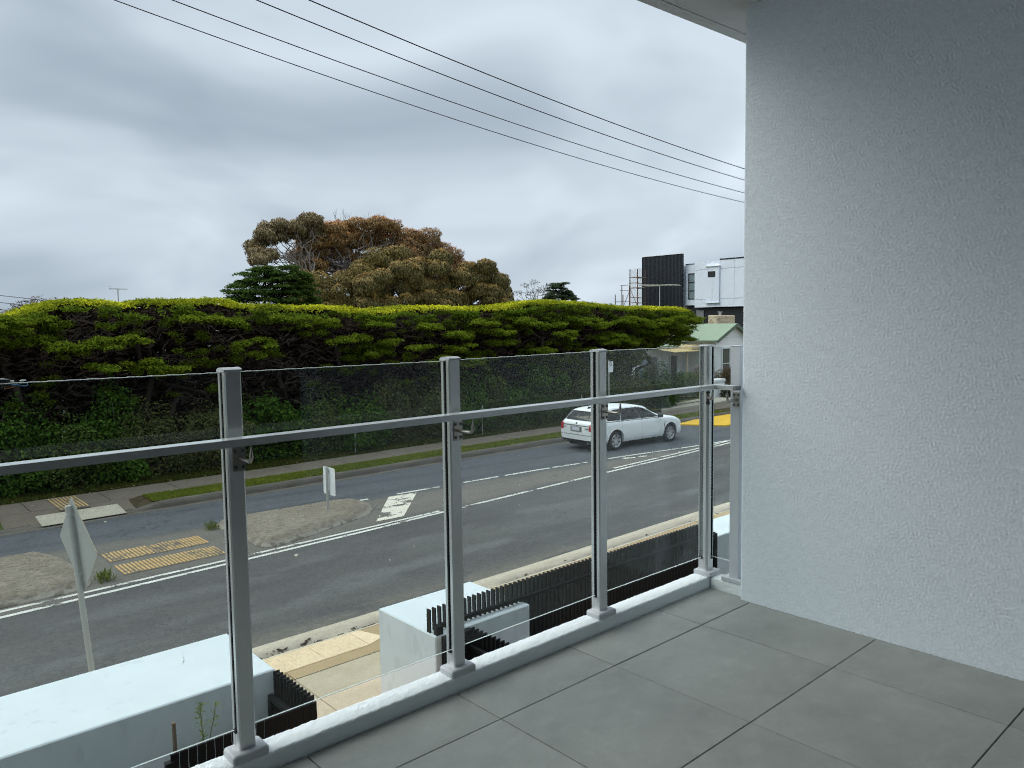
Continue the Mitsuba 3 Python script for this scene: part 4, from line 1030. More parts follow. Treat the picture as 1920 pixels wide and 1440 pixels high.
        if rg.uniform() < 0.8:
            q0 = p[3]; e2 = q0 + np.array([rg.normal(0, 0.35), -0.15, rg.normal(0.08, 0.25)])
            p2, r2_ = limb(rg, q0, e2, r[3] * 0.7, 0.003, 5, 0.5)
            P_.append(p2); R_.append(r2_)
    put_twigs(hd, 'branches', P_, R_, (0.070, 0.058, 0.052), rg, 4, kind='stuff')
hedge()

# ---- row of leafy shrubs under the hedge
def shrubs():
    rg = RNG(55)
    spec = []
    x = -3.6
    while x < 30.6:
        w = rg.uniform(0.85, 1.5)
        spec.append((x + w * 0.6, w, rg.uniform(1.75, 2.75)))
        x += w * 1.15
    for i, (x, w, h) in enumerate(spec):
        c = (x, 23.35 + rg.uniform(-0.15, 0.25) + float(bend_y(x)) * 0.5, 0.2)
        kind = rg.uniform()
        if kind < 0.62: c0, c1, L, W_ = (0.022, 0.056, 0.010), (0.080, 0.150, 0.024), 0.115, 0.068
        elif kind < 0.85: c0, c1, L, W_ = (0.034, 0.060, 0.014), (0.105, 0.145, 0.038), 0.095, 0.046
        else: c0, c1, L, W_ = (0.040, 0.052, 0.016), (0.135, 0.145, 0.060), 0.12, 0.036
        b = thing('shrub', 'dark green leafy shrub in the row under the cypress hedge', 'shrub', 'shrubs under the hedge')
        ms = [ell_leaves(rg, c, (w * 1.05, 0.62, h), int(2700 * w * h / 2.3), L, W_, c0, c1, low=0.02, fill=0.35, nz=0.35)]
        for k in range(5):
            cc = (c[0] + rg.uniform(-0.8, 0.8) * w, c[1] - 0.45 + rg.uniform(-0.12, 0.2), rg.uniform(0.5, h * 0.85))
            ms.append(ell_leaves(rg, cc, (rg.uniform(0.35, 0.6), 0.30, rg.uniform(0.3, 0.55)), 420, L, W_, np.array(c0) * 1.1, np.array(c1) * 1.15, low=-0.7, fill=0.5, nz=0.35))
        put_leaves(b, 'foliage', ms)
        P_, R_ = [], []
        for k in range(5):
            p, r = limb(rg, (c[0] + rg.uniform(-0.4, 0.4), c[1], 0.1), (c[0] + rg.uniform(-0.9, 0.9) * w, c[1] - 0.3, h * rg.uniform(0.6, 1.0)), 0.022, 0.006, 6, 0.3)
            P_.append(p); R_.append(r)
        put_twigs(b, 'stems', P_, R_, (0.10, 0.085, 0.07), rg, 4)
shrubs()
# ================================================================== trees behind the hedge
def tree(name, label, group, trunk, clumps, bark, seed, r0, L, W_, c0, c1, tip, tipw, per, droop=None, low=-0.6, fill=0.45, rough=0.7, nz=0.25, limbs=2, lr=0.05):
    rg = RNG(seed)
    t = thing(name, label, 'tree', group)
    base = np.asarray(trunk[0], float); fork = np.asarray(trunk[1], float)
    p, r = limb(rg, base, fork, r0, r0 * 0.6, 8, 0.15)
    put_twigs(t, 'trunk', [p], [r], bark, rg, 8)
    P_, R_, ms = [], [], []
    for (x, y, z, rx, ry, rz_) in clumps:
        c = np.array([x, y, z])
        for k in range(limbs):
            e = c + rg.normal(size=3) * [rx * 0.45, ry * 0.35, rz_ * 0.2]
            p, r = limb(rg, fork + rg.normal(size=3) * 0.15, e, lr * rg.uniform(0.7, 1.3), 0.014, 9, 0.30, 0.05)
            P_.append(p); R_.append(r)
            for q_ in range(3):
                j = rg.integers(4, 8)
                e2 = p[j] + rg.normal(size=3) * [rx * 0.5, ry * 0.4, rz_ * 0.3] + [0, 0, rz_ * 0.5]
                p2, r2_ = limb(rg, p[j], e2, r[j] * 0.6, 0.008, 5, 0.3)
                P_.append(p2); R_.append(r2_)
        n = int(per * (rx * rz_ + rx * ry) * 0.5)
        ms.append(ell_leaves(rg, c, (rx, ry, rz_), n, L, W_, c0, c1, tip, tipw, low, fill, nz, droop, rough))
    put_twigs(t, 'branches', P_, R_, bark, rg, 4, kind='stuff')
    put_leaves(t, 'crown', ms, mat='m_foliage')
    return t
def scatter_clumps(seed, outline, n, y0, ydepth, rmin, rmax, flat=0.75):
    """clump centres spread inside an outline given in the x-z plane"""
    rg = RNG(seed)
    pl = Polygon(outline)
    x0, z0, x1, z1 = pl.bounds
    out = []
    from shapely.geometry import Point
    while len(out) < n:
        x, z = rg.uniform(x0, x1), rg.uniform(z0, z1)
        if pl.contains(Point(x, z)):
            r = rg.uniform(rmin, rmax)
            out.append((x, y0 + rg.uniform(-1, 1) * ydepth, z, r, r * 0.9, r * flat))
    return out
DN = np.array([0, 0, -1.0])
# tall open gum on the left
A = [(21.55, 9.35), (21.75, 9.95), (22.0, 10.6), (22.6, 11.05), (23.4, 11.3), (24.1, 11.2), (24.9, 11.7), (25.6, 11.75), (26.2, 11.45), (24.6, 10.9), (25.5, 11.0), (22.7, 10.35), (23.5, 10.6), (26.3, 10.8), (21.4, 8.85), (22.1, 9.2)]
tree('gum_tree', 'tall open gum at the left of the tree clump, pale bare limbs showing', None, ((26.0, 49, 0), (25.4, 49, 7.4)), [(x, 49 + 0.7 * math.sin(7 * x), z, 0.72, 0.8, 0.50) for x, z in A], (0.30, 0.27, 0.24), 201, 0.30, 0.26, 0.065,
     (0.125, 0.105, 0.055), (0.30, 0.235, 0.12), (0.40, 0.24, 0.10), 0.6, 2600, DN, -0.8, 0.45, 0.6, 0.1, 2, 0.06)
# orange brown gum in the middle
B = [(25.7, 9.5), (25.9, 10.3), (26.5, 10.95), (27.3, 11.3), (28.2, 11.45), (29.2, 11.75), (30.2, 12.0), (31.2, 12.05), (32.2, 11.95), (33.1, 11.75), (33.7, 11.3), (26.4, 9.9), (27.2, 10.5), (28.3, 10.8), (29.4, 11.1), (30.6, 11.2), (31.8, 11.2), (32.8, 10.9), (25.9, 8.8), (26.6, 9.2)]
tree('gum_tree', 'large rusty orange gum in the middle of the tree clump, dark below its crown', None, ((30.0, 50.5, 0), (29.4, 50.5, 7.8)), [(x, 50.5 + 1.0 * math.sin(5 * x), z, 1.15, 1.2, 0.62) for x, z in B] + scatter_clumps(17, [(25.6, 7.6), (26.0, 9.3), (28.5, 10.6), (32.5, 10.9), (33.6, 10.2), (33.0, 8.0), (31.0, 8.4), (28.6, 8.2), (27.6, 8.8)], 26, 51.2, 0.5, 0.6, 0.95, 0.7), (0.24, 0.21, 0.19), 202, 0.42, 0.24, 0.06,
     (0.15, 0.105, 0.042), (0.36, 0.205, 0.075), (0.72, 0.30, 0.085), 1.0, 1700, DN, -0.7, 0.55, 0.55, 0.15, 2, 0.07)
# olive tree in front of it, left
Cc = scatter_clumps(7, [(22.3, 5.2), (22.1, 7.2), (22.9, 8.1), (24.2, 8.1), (24.6, 7.2), (26.2, 7.6), (27.8, 9.0), (29.5, 9.9), (30.2, 9.4), (29.0, 6.0), (28.8, 4.6)], 70, 45.2, 0.9, 0.55, 1.0, 0.8)
tree('gum_tree', 'olive brown bushy gum low in front at the left of the clump', None, ((26.0, 45.6, 0), (26.0, 45.6, 4.6)), Cc, (0.22, 0.19, 0.16), 203, 0.30, 0.22, 0.055,
     (0.10, 0.090, 0.028), (0.27, 0.21, 0.062), (0.42, 0.24, 0.07), 0.7, 1500, DN, -0.75, 0.6, 0.55, 0.2, 1, 0.04)
# dense dark tree on the right
Dc = scatter_clumps(8, [(25.9, 5.0), (26.0, 6.8), (27.4, 8.1), (29.5, 8.5), (31.5, 9.2), (34.0, 9.0), (36.4, 8.6), (38.2, 7.9), (38.8, 6.6), (38.5, 5.0)], 105, 43.4, 1.0, 0.62, 1.0, 0.74)
tree('gum_tree', 'broad dense dark olive gum at the right of the clump, domed crown', None, ((33.0, 44.2, 0), (33.0, 44.2, 5.2)), Dc, (0.17, 0.15, 0.13), 204, 0.45, 0.27, 0.062,
     (0.060, 0.062, 0.022), (0.190, 0.155, 0.050), (0.46, 0.28, 0.080), 1.0, 2300, DN, -0.75, 0.72, 0.45, 0.15, 1, 0.05)
# brown crown above and behind it
Ee = [(34.3, 11.1), (35.1, 11.3), (35.9, 10.8), (36.6, 10.4), (37.2, 9.9), (37.9, 9.5), (34.6, 10.4), (35.6, 10.0), (36.6, 9.4), (33.6, 10.6), (33.2, 9.8), (34.4, 9.6), (35.6, 9.2), (37.4, 9.0), (38.6, 9.0)]
tree('gum_tree', 'brown gum crown rising behind the broad dark olive one', None, ((35.8, 49, 0), (35.6, 49, 7.4)), [(x, 49 + 0.5 * math.sin(3 * x), z, 1.0, 1.0, 0.7) for x, z in Ee], (0.20, 0.17, 0.15), 205, 0.30, 0.22, 0.055,
     (0.15, 0.105, 0.05), (0.33, 0.195, 0.082), (0.58, 0.25, 0.085), 0.9, 1800, DN, -0.75, 0.6, 0.55, 0.2, 2, 0.04)
# bare twigs above the orange crown
def bare(owner_label, x0, y0, z0, n, h, seed, name='dead_branch_top'):
    rg = RNG(seed)
    P_, R_ = [], []
    for k in range(n):
        a = np.array([x0 + rg.normal(0, 0.35), y0, z0])
        p, r = limb(rg, a, a + [rg.normal(0.0, 0.35), 0, h * rg.uniform(0.5, 1)], 0.022, 0.006, 7, 0.3)
        P_.append(p); R_.append(r)
        for j in (2, 3, 4):
            p2, r2_ = limb(rg, p[j], p[j] + [rg.normal(0, 0.25), 0, 0.45 * h * rg.uniform(0.4, 1)], 0.012, 0.004, 4, 0.3)
            P_.append(p2); R_.append(r2_)
    return P_, R_
P_, R_ = bare('', 28.9, 50.5, 11.9, 5, 1.4, 5)
P2, R2 = bare('', 31.6, 50.5, 12.3, 5, 0.8, 6)
put_twigs('gum_tree_001', 'dead_top', P_ + P2, R_ + R2, (0.20, 0.18, 0.17), RNG(3), 3)
# dark conifer at the left: stacked flat sprays
def conifer(label, x, y, layers, seed, c0, c1, trunk_r=0.2, up=0.0):
    rg = RNG(seed)
    t = thing('conifer', label, 'tree')
    p, r = limb(rg, (x, y, 0), (x, y, layers[-1][0]), trunk_r, 0.03, 8, 0.05)
    put_twigs(t, 'trunk', [p], [r], (0.09, 0.07, 0.06), rg, 8)
    ms, P_, R_ = [], [], []
    for z, x0, x1 in layers:
        m = int((x1 - x0) * 7.5)
        for k in range(m):
            bx_ = rg.uniform(x0, x1); by = y - rg.uniform(0.1, 1.0) * 1.6 * (1 - abs(2 * (bx_ - x0) / (x1 - x0) - 1) ** 2 * 0.7)
            bz = z + rg.normal(0, 0.10) + up * abs(bx_ - x)
            s = rg.uniform(0.32, 0.55)
            ms.append(ell_leaves(rg, (bx_, by, bz), (s, s * 0.8, 0.13), 150, 0.20, 0.05, c0, c1, np.asarray(c1) * 1.3, 0.5, -0.3, 0.3, 0.7, None, 0.5))
            p, r = limb(rg, (x + 0.3 * (bx_ - x), y, bz - 0.35), (bx_, by, bz - 0.05), 0.03, 0.01, 6, 0.15)
            P_.append(p); R_.append(r)
    put_twigs(t, 'branches', P_, R_, (0.06, 0.05, 0.045), rg, 4, kind='stuff')
    put_leaves(t, 'crown', ms)
conifer('dark green conifer with tiered branches left of the gum clump', 18.4, 41, [(4.9, 15.8, 21.2), (5.5, 15.8, 21.4), (6.0, 16.0, 21.3), (6.35, 16.0, 21.2), (6.7, 16.4, 21.2), (7.05, 16.7, 21.0), (7.35, 17.0, 20.8), (7.6, 17.6, 20.3)], 301, (0.026, 0.050, 0.014), (0.10, 0.165, 0.034))
conifer('small dark conifer with swept tips right of the gum clump', 46.6, 46.5, [(5.6, 44.4, 49.6), (6.2, 44.6, 49.4), (6.7, 45.0, 49.0), (7.1, 45.5, 48.3), (7.5, 46.0, 47.6), (7.8, 46.4, 47.1)], 302, (0.026, 0.042, 0.024), (0.085, 0.120, 0.058), 0.16, -0.03)
tree('gum_tree', 'small sparse grey tree between the gum clump and the swept conifer', None, ((43.6, 46, 0), (43.6, 46, 5.2)), [(42.1, 46, 7.0, 0.45, 0.4, 0.28), (42.8, 46, 7.6, 0.45, 0.4, 0.26), (43.8, 46, 7.9, 0.5, 0.4, 0.28), (44.5, 46, 7.3, 0.6, 0.5, 0.35), (45.2, 46, 7.0, 0.6, 0.5, 0.35), (43.4, 46, 7.0, 0.5, 0.4, 0.28), (45.4, 46, 7.7, 0.4, 0.3, 0.22), (41.9, 46, 6.3, 0.4, 0.4, 0.25)],
     (0.20, 0.19, 0.18), 206, 0.14, 0.2, 0.05, (0.070, 0.075, 0.045), (0.16, 0.15, 0.10), None, 0, 330, None, -0.9, 0.2, 0.9, 0.0, 2, 0.035)
tree('gum_tree', 'thin brownish shrubby tree peeping over the hedge at far left', None, ((7.2, 40, 0), (7.2, 40, 4.4)), [(6.1, 40, 5.2, 0.5, 0.5, 0.3), (6.7, 40, 5.55, 0.5, 0.5, 0.3), (7.3, 40, 5.7, 0.5, 0.5, 0.32), (7.9, 40, 5.65, 0.5, 0.5, 0.32), (8.4, 40, 5.4, 0.5, 0.5, 0.3)], (0.13, 0.11, 0.10), 207, 0.12, 0.14, 0.045,
     (0.085, 0.062, 0.060), (0.17, 0.13, 0.12), None, 0, 900, None, -0.8, 0.3, 0.9, 0.1, 6, 0.028)

# ================================================================== houses
def boards(x0, x1, z0, z1, y, pitch=0.15, top=None):
    """overlapping weatherboards on a wall facing -y; top(x-range at z) clips them to a gable"""
    out = []
    z = z0
    while z < z1 - 0.02:
        zt = min(z + pitch, z1)
        a, b = (x0, x1) if top is None else top(z, zt)
        if b - a > 0.05:
            v = np.array([[a, y, z], [b, y, z], [b, y, zt], [a, y, zt], [a, y - 0.028, z], [b, y - 0.028, z], [b, y - 0.008, zt], [a, y - 0.008, zt]])
            f = np.array([[4, 5, 6], [4, 6, 7], [0, 4, 7], [0, 7, 3], [1, 2, 6], [1, 6, 5], [7, 6, 2], [7, 2, 3], [0, 1, 5], [0, 5, 4]])
            out.append((v, f))
        z = zt
    return cat(out)
M['m_board'] = two(princ((0.72, 0.74, 0.74), 0.55, 0.4))
M['m_greenroof'] = two(princ((0.20, 0.27, 0.185), 0.45, 0.4))
M['m_greentrim'] = two(princ((0.10, 0.135, 0.095), 0.45, 0.4))
def brickcol(p, n, uv):
    r = fbm(p.x * 9, p.y * 9, p.z * 9, 3)
    return mix((0.50, 0.42, 0.31), (0.33, 0.24, 0.17), smoothstep(0.5, 0.65, r))
M['m_chimney'] = two(princ(proc(brickcol), 0.9, 0.2))
M['m_cream2'] = two(princ((0.52, 0.42, 0.22), 0.7, 0.3))
def window(owner, x0, x1, z0, z1, y, mull=True, frame='m_white', glass='m_darkglass'):
    t = 0.055
    fr = cat([bx(x0, x1, y - 0.05, y + 0.02, z1 - t, z1), bx(x0, x1, y - 0.05, y + 0.02, z0, z0 + t), bx(x0, x0 + t, y - 0.05, y + 0.02, z0 + t, z1 - t), bx(x1 - t, x1, y - 0.05, y + 0.02, z0 + t, z1 - t)] +
             ([bx(x0 + t, x1 - t, y - 0.04, y + 0.01, (z0 + z1) / 2 - 0.02, (z0 + z1) / 2 + 0.02)] if mull else []))
    k = part(owner, 'window', fr, frame)
    put(k + '__pane', bx(x0 + t, x1 - t, y - 0.012, y - 0.004, z0 + t, z1 - t), glass)
M['m_curtain'] = two(princ((0.10, 0.10, 0.095), 0.12, 0.6))
ct = thing('cottage', 'white weatherboard cottage with pale green gable roof and brick chimney', 'house')
ax, az_ = 44.25, 4.33          # gable apex
ex, ez = 41.95, 3.26           # left eave
slope = (az_ - ez) / (ax - ex)
gl, gr_ = 42.29, 46.2
gy0 = 27.72
def gable(z, zt):
    h = (az_ - 0.12 - zt) / slope
    return max(gl, ax - h), min(gr_, ax + h)
part(ct, 'wall', cat([bx(gl, gr_, gy0, 36, -0.3, 3.2), ((np.array([[gl, gy0 + 0.001, 3.2], [gr_, gy0 + 0.001, 3.2], [ax, gy0 + 0.001, az_ - 0.1]])), np.array([[0, 1, 2]])), bx(37.2, gl - 0.001, 30.2, 36, -0.3, 3.0)]), 'm_board')
part(ct, 'weatherboards', cat([boards(gl, gr_, -0.2, 3.42, gy0 - 0.001, 0.15, lambda a, b: (gl, gr_) if b < 3.2 else gable(a, b)), boards(37.2, gl - 0.01, -0.2, 2.95, 30.199)]), 'm_board', kind='stuff')
part(ct, 'gable_panel', (np.array([[ax - (az_ - 0.12 - 3.45) / slope, gy0 - 0.02, 3.45], [ax + (az_ - 0.12 - 3.45) / slope, gy0 - 0.02, 3.45], [ax, gy0 - 0.02, az_ - 0.12]]), np.array([[0, 1, 2]])), 'm_white')
part(ct, 'gable_vent', rnd(43.9, 44.05, gy0 - 0.10, gy0 - 0.022, 3.92, 4.08, 0.02, 4), 'm_black')
def roofplane(pts, t=0.07):
    p = np.asarray(pts, float)
    n = np.cross(p[1] - p[0], p[2] - p[0]); n /= np.linalg.norm(n)
    if n[2] < 0: n = -n
    hull = trimesh.convex.convex_hull(np.vstack([p, p - n * t]))
    return np.array(hull.vertices), np.array(hull.faces)
yb0, yb1 = 27.38, 36
rf = part(ct, 'roof', cat([roofplane([(ax, yb0, az_), (ax, yb1, az_), (ex, yb1, ez), (ex, yb0, ez)]), roofplane([(ax + 0.001, yb0, az_), (ax + 0.001, yb1, az_), (2 * ax - ex, yb1, ez), (2 * ax - ex, yb0, ez)])]), 'm_greenroof')
put(rf + '__barge_board', cat([roofplane([(ax, yb0 - 0.03, az_ + 0.01), (ax, yb0 - 0.002, az_ + 0.01), (ex - 0.02, yb0 - 0.002, ez + 0.01), (ex - 0.02, yb0 - 0.03, ez + 0.01)], 0.20), roofplane([(ax, yb0 - 0.03, az_ + 0.01), (ax, yb0 - 0.002, az_ + 0.01), (2 * ax - ex, yb0 - 0.002, ez + 0.01), (2 * ax - ex, yb0 - 0.03, ez + 0.01)], 0.20)]), 'm_greentrim')
put(rf + '__gutter', bx(ex - 0.10, ex - 0.004, yb0, yb1, ez - 0.10, ez + 0.01), 'm_greentrim')
put(rf + '__main_roof', roofplane([(36.6, 29.6, 2.95), (41.84, 29.6, 2.95), (41.84, 33.5, 4.35), (36.6, 33.5, 4.35)]), 'm_greenroof')
put(rf + '__porch_roof', cat([roofplane([(38.9 + 0.15 * k, 28.3, 2.62 + 0.02 * (k % 2)), (39.045 + 0.15 * k, 28.3, 2.62 + 0.02 * (k % 2)), (39.045 + 0.15 * k, 29.9, 2.80 + 0.02 * (k % 2)), (38.9 + 0.15 * k, 29.9, 2.80 + 0.02 * (k % 2))], 0.03) for k in range(19)]), 'm_cream2')
part(ct, 'porch_post', bx(40.30, 40.40, 28.45, 28.55, 0.1, 2.60), 'm_chimney')
part(ct, 'porch_lining', bx(41.0, 42.2, 28.6, 30.15, 2.70, 2.98), 'm_cream2')
ch = part(ct, 'chimney', rbx(46.9, 49.2, 30.6, 31.4, 3.2, 4.92, 0.06), 'm_chimney')
put(ch + '__flue', cat([tube([(47.85, 31, 4.9), (47.85, 31, 5.12)], 0.09, 12), tube([(47.85, 31, 5.12), (47.85, 31, 5.17)], 0.16, 12)]), 'm_galv')
window(ct, 42.95, 43.86, 0.75, 2.76, gy0 - 0.05, True, 'm_white', 'm_curtain')
window(ct, 43.92, 44.6, 0.75, 2.76, gy0 - 0.05, False, 'm_white', 'm_curtain')
window(ct, 40.75, 41.55, 0.5, 2.35, 30.14, False, 'm_white', 'm_curtain')
window(ct, 38.6, 39.5, 0.8, 2.35, 30.14, False, 'm_white', 'm_curtain')
M['m_bluegrey'] = two(princ((0.26, 0.31, 0.38), 0.6, 0.3))
part(ct, 'door', bx(37.75, 38.45, 30.12, 30.17, 0.0, 2.3), 'm_bluegrey')
# letterbox pillar
solo('letterbox_pillar', cat([rbx(36.45, 37.55, 24.0, 24.45, -0.1, 1.10, 0.02), rbx(36.40, 37.60, 23.96, 24.49, 1.1005, 1.25, 0.02)]), 'm_white', 'white square letterbox pillar beyond the corner of the balustrade', 'pillar')
# garden shrubs of the cottage
def garden(label, x, y, rx, rz_, c0, c1, seed, L=0.11, W_=0.05, tip=None, tw=0.0):
    rg = RNG(seed)
    b = thing('garden_shrub', label, 'shrub')
    ms = [ell_leaves(rg, (x, y, 0.3), (rx, rx * 0.7, rz_), int(2400 * rx * rz_), L, W_, c0, c1, tip, tw, 0.0, 0.4, 0.3)]
    for k in range(4):
        ms.append(ell_leaves(rg, (x + rg.uniform(-0.6, 0.6) * rx, y - 0.3 * rx, 0.3 + rz_ * rg.uniform(0.3, 0.85)), (rx * 0.4, rx * 0.35, rz_ * 0.35), 420, L, W_, c0, c1, tip, tw, -0.6, 0.5, 0.3))
    put_leaves(b, 'foliage', ms)
    P_, R_ = zip(*[limb(rg, (x, y, 0), (x + rg.uniform(-0.7, 0.7) * rx, y - 0.2, rz_ * rg.uniform(0.6, 1.1)), 0.025, 0.006, 6, 0.3) for k in range(6)])
    put_twigs(b, 'stems', P_, R_, (0.12, 0.10, 0.08), rg, 4)
garden('bright green rounded shrub in front of the cottage porch', 37.4, 26.3, 1.35, 1.15, (0.05, 0.08, 0.02), (0.15, 0.19, 0.05), 61)
garden('pinkish grey flowering shrub under the cottage porch', 38.9, 26.4, 1.15, 1.55, (0.09, 0.085, 0.06), (0.19, 0.16, 0.13), 62, 0.10, 0.05, (0.34, 0.20, 0.20), 0.5)
garden('reddish brown shrub below the cottage window', 41.8, 26.3, 1.5, 1.20, (0.045, 0.040, 0.020), (0.13, 0.095, 0.055), 63, 0.10, 0.05, (0.24, 0.13, 0.11), 0.4)
garden('dark sage shrub at the end of the cypress hedge', 32.6, 24.6, 1.4, 1.35, (0.035, 0.050, 0.028), (0.10, 0.12, 0.075), 64)
garden('low grey green shrub left of the cottage garden', 35.2, 25.2, 1.3, 0.95, (0.045, 0.060, 0.030), (0.12, 0.14, 0.08), 65)
garden('tall airy shrub before the cottage front door', 35.0, 27.3, 0.8, 2.0, (0.045, 0.058, 0.030), (0.12, 0.13, 0.075), 67, 0.09, 0.04)
garden('small dark shrub beside the far footpath', 37.4, 23.6, 0.7, 0.45, (0.020, 0.024, 0.012), (0.06, 0.06, 0.03), 66)
lawn = struct('lawn', sheet(np.linspace(27, 60, 40), np.linspace(22.45, 28, 12), lambda X, Y: 0.245 + 0.03 * (meshkit.fbm(np.stack([X * 0.9, Y * 0.9, 0 * X], -1), 3) - 0.5)), 'm_lawn', 'lawn in front of the cottage', True)
def lawncol(p, n, uv):
    a = fbm(p.x * 0.5, p.y * 1.0, 0.0, 4)
    s = noise(p.x * 20, p.y * 20, 0.0)
    return mix((0.12, 0.125, 0.035), (0.24, 0.205, 0.11), smoothstep(0.35, 0.62, a)) * (0.8 + 0.4 * s)
M['m_lawn'] = two(princ(proc(lawncol), 0.9, 0.1))
drive = struct('cottage_driveway', prism([(29.6, 22.37), (34.5, 22.37), (47, 25.2), (47, 26.6), (40, 25.0), (31.0, 23.4)], 0.0, 0.272), 'm_drive', 'pale concrete driveway in front of the cottage')
M['m_drive'] = two(princ((0.36, 0.33, 0.27), 0.9, 0.2))
# the neighbour behind the hedge, glimpsed through its gaps
nb = thing('neighbour_house', 'white house glimpsed through gaps in the cypress hedge', 'house')
part(nb, 'wall', bx(8.5, 13.2, 31.5, 40, 0, 4.3), 'm_board')
part(nb, 'wall', bx(22.0, 36.0, 33.5, 40, 0, 3.9), 'm_cream2', label='cream side wall')
part(nb, 'roof', roofplane([(8.0, 31.0, 4.35), (13.7, 31.0, 4.35), (13.7, 36, 5.35), (8.0, 36, 5.35)]), 'm_grey')
part(nb, 'roof', roofplane([(21.5, 33, 3.95), (36.5, 33, 3.95), (36.5, 37, 4.95), (21.5, 37, 4.95)]), 'm_grey')
def antenna(label, x, y, z0, z1, els, yaw, boom, seed):
    t = thing('television_antenna', label, 'antenna')
    part(t, 'mast', tube([(x, y, z0), (x, y, z1)], 0.022, 8), 'm_galv')
    d = np.array([math.cos(yaw), math.sin(yaw), 0])
    part(t, 'boom', tube([(x, y, z1) - d * boom[0], (x, y, z1) + d * boom[1]], 0.018, 6), 'm_galv')
    s = np.array([-d[1], d[0], 0])
    part(t, 'elements', cat([tube([(x, y, z1) + d * k - s * l + [0, 0, dz], (x, y, z1) + d * k + s * l + [0, 0, dz]], 0.011, 5) for k, l, dz in els]), 'm_galv')
antenna('thin television antenna standing above the hedge, left', 8.75, 33.0, 4.6, 6.06, [(-0.30, 0.10, 0.08), (-0.15, 0.32, 0.0), (0.1, 0.22, 0), (0.3, 0.2, 0)], 0.1, (0.33, 0.34), 1)
t = thing('television_antenna', 'large winged television antenna in front of the black ribbed building', 'antenna')
part(t, 'mast', tube([(43.45, 33, 3.5), (43.45, 33, 7.0)], 0.035, 8), 'm_galv')
part(t, 'wing', cat([tube([(43.45, 33, 7.02), (42.6, 33.2, 6.98), (41.75, 33.4, 7.00)], [0.045, 0.06, 0.02], 6), tube([(43.45, 33, 7.02), (44.3, 32.8, 7.07), (45.2, 32.6, 7.12)], [0.045, 0.06, 0.02], 6)]), 'm_pale')
part(t, 'elements', cat([tube([(43.45 + k, 33 - 0.23 * k - 0.30, 7.04), (43.45 + k, 33 - 0.23 * k + 0.30, 7.06)], 0.015, 5) for k in np.linspace(-1.6, 1.6, 9)]), 'm_galv')
part(t, 'guy_wire', cat([tube([(43.45, 33, 6.7), (42.5, 33, 5.3)], 0.006, 4), tube([(43.45, 33, 6.7), (45.0, 33, 5.3)], 0.006, 4)]), 'm_wire')

# ---- modern building, its long facade facing -x
mb = thing('modern_building', 'modern white panel building with black ribbed tower and dark base', 'building')
X0 = 63.0
M['m_panel'] = two(princ((0.70, 0.75, 0.84), 0.45, 0.4))
M['m_winglass'] = two(princ((0.16, 0.22, 0.235), 0.10, 0.6))
part(mb, 'core', cat([bx(X0 + 0.06, X0 + 20, 30, 43.68, 5.86, 10.10), bx(X0 + 0.5, X0 + 20, 30, 50, 0, 5.82), bx(X0 + 0.45, X0 + 15, 43.7, 45, 6.05, 10.0)]), 'm_black')
def panel(y0, y1, z0, z1, x=X0, t=0.055):
    g = 0.012
    part(mb, 'panel', rbx(x, x + t, y0 + g, y1 - g, z0 + g, z1 - g, 0.006), 'm_panel')
yc = [43.68, 42.30, 40.85, 39.34, 37.8, 36.3, 34.8, 33.3, 31.8]
for i in range(len(yc) - 1):
    topz = 10.17 if i < 2 else 10.24
    for z0, z1 in ((5.84, 6.61), (6.61, 9.43), (9.43, topz)):
        panel(yc[i + 1], yc[i], z0, z1)
# proud box with a small dark vent
for y0, y1 in ((40.87, 41.56), (41.56, 42.28)):
    part(mb, 'bay_panel', rbx(X0 - 0.16, X0 - 0.004, y0 + 0.006, y1 - 0.006, 6.30, 9.66, 0.008), 'm_panel')
part(mb, 'bay_hood', rbx(X0 - 0.30, X0 - 0.005, 40.80, 42.36, 9.665, 9.735, 0.008), 'm_white')
part(mb, 'bay_sill', rbx(X0 - 0.26, X0 - 0.005, 40.83, 42.33, 6.225, 6.295, 0.008), 'm_panel')
part(mb, 'vent', rbx(X0 - 0.20, X0 - 0.163, 41.27, 42.05, 8.68, 9.22, 0.01), 'm_black')
part(mb, 'roof_trim', bx(X0 - 0.04, X0 + 0.25, 31, 40.87, 10.245, 10.35), 'm_black')
# strip with a tall three pane window beside the tower
part(mb, 'panel', rbx(X0 + 0.35, X0 + 0.41, 43.70, 44.95, 6.10, 6.66, 0.006), 'm_panel')
part(mb, 'panel', rbx(X0 + 0.35, X0 + 0.41, 43.70, 44.95, 9.20, 10.06, 0.006), 'm_panel')
part(mb, 'panel', rbx(X0 + 0.35, X0 + 0.41, 44.64, 44.95, 6.665, 9.195, 0.006), 'm_panel')
part(mb, 'roof_trim', bx(X0 + 0.30, X0 + 0.6, 43.69, 44.95, 10.065, 10.13), 'm_black')
wz = [6.70, 7.50, 8.32, 9.14]
k = part(mb, 'window', cat([bx(X0 + 0.31, X0 + 0.40, 43.71, 43.78, 6.67, 9.19), bx(X0 + 0.31, X0 + 0.40, 44.56, 44.63, 6.67, 9.19)] + [bx(X0 + 0.31, X0 + 0.40, 43.785, 44.555, z - 0.045, z + 0.045) for z in wz]), 'm_black')
for i in range(3):
    put(k + '__pane' + ('' if i == 0 else '_%03d' % i), bx(X0 + 0.36, X0 + 0.37, 43.785, 44.555, wz[i] + 0.046, wz[i + 1] - 0.046), 'm_winglass')
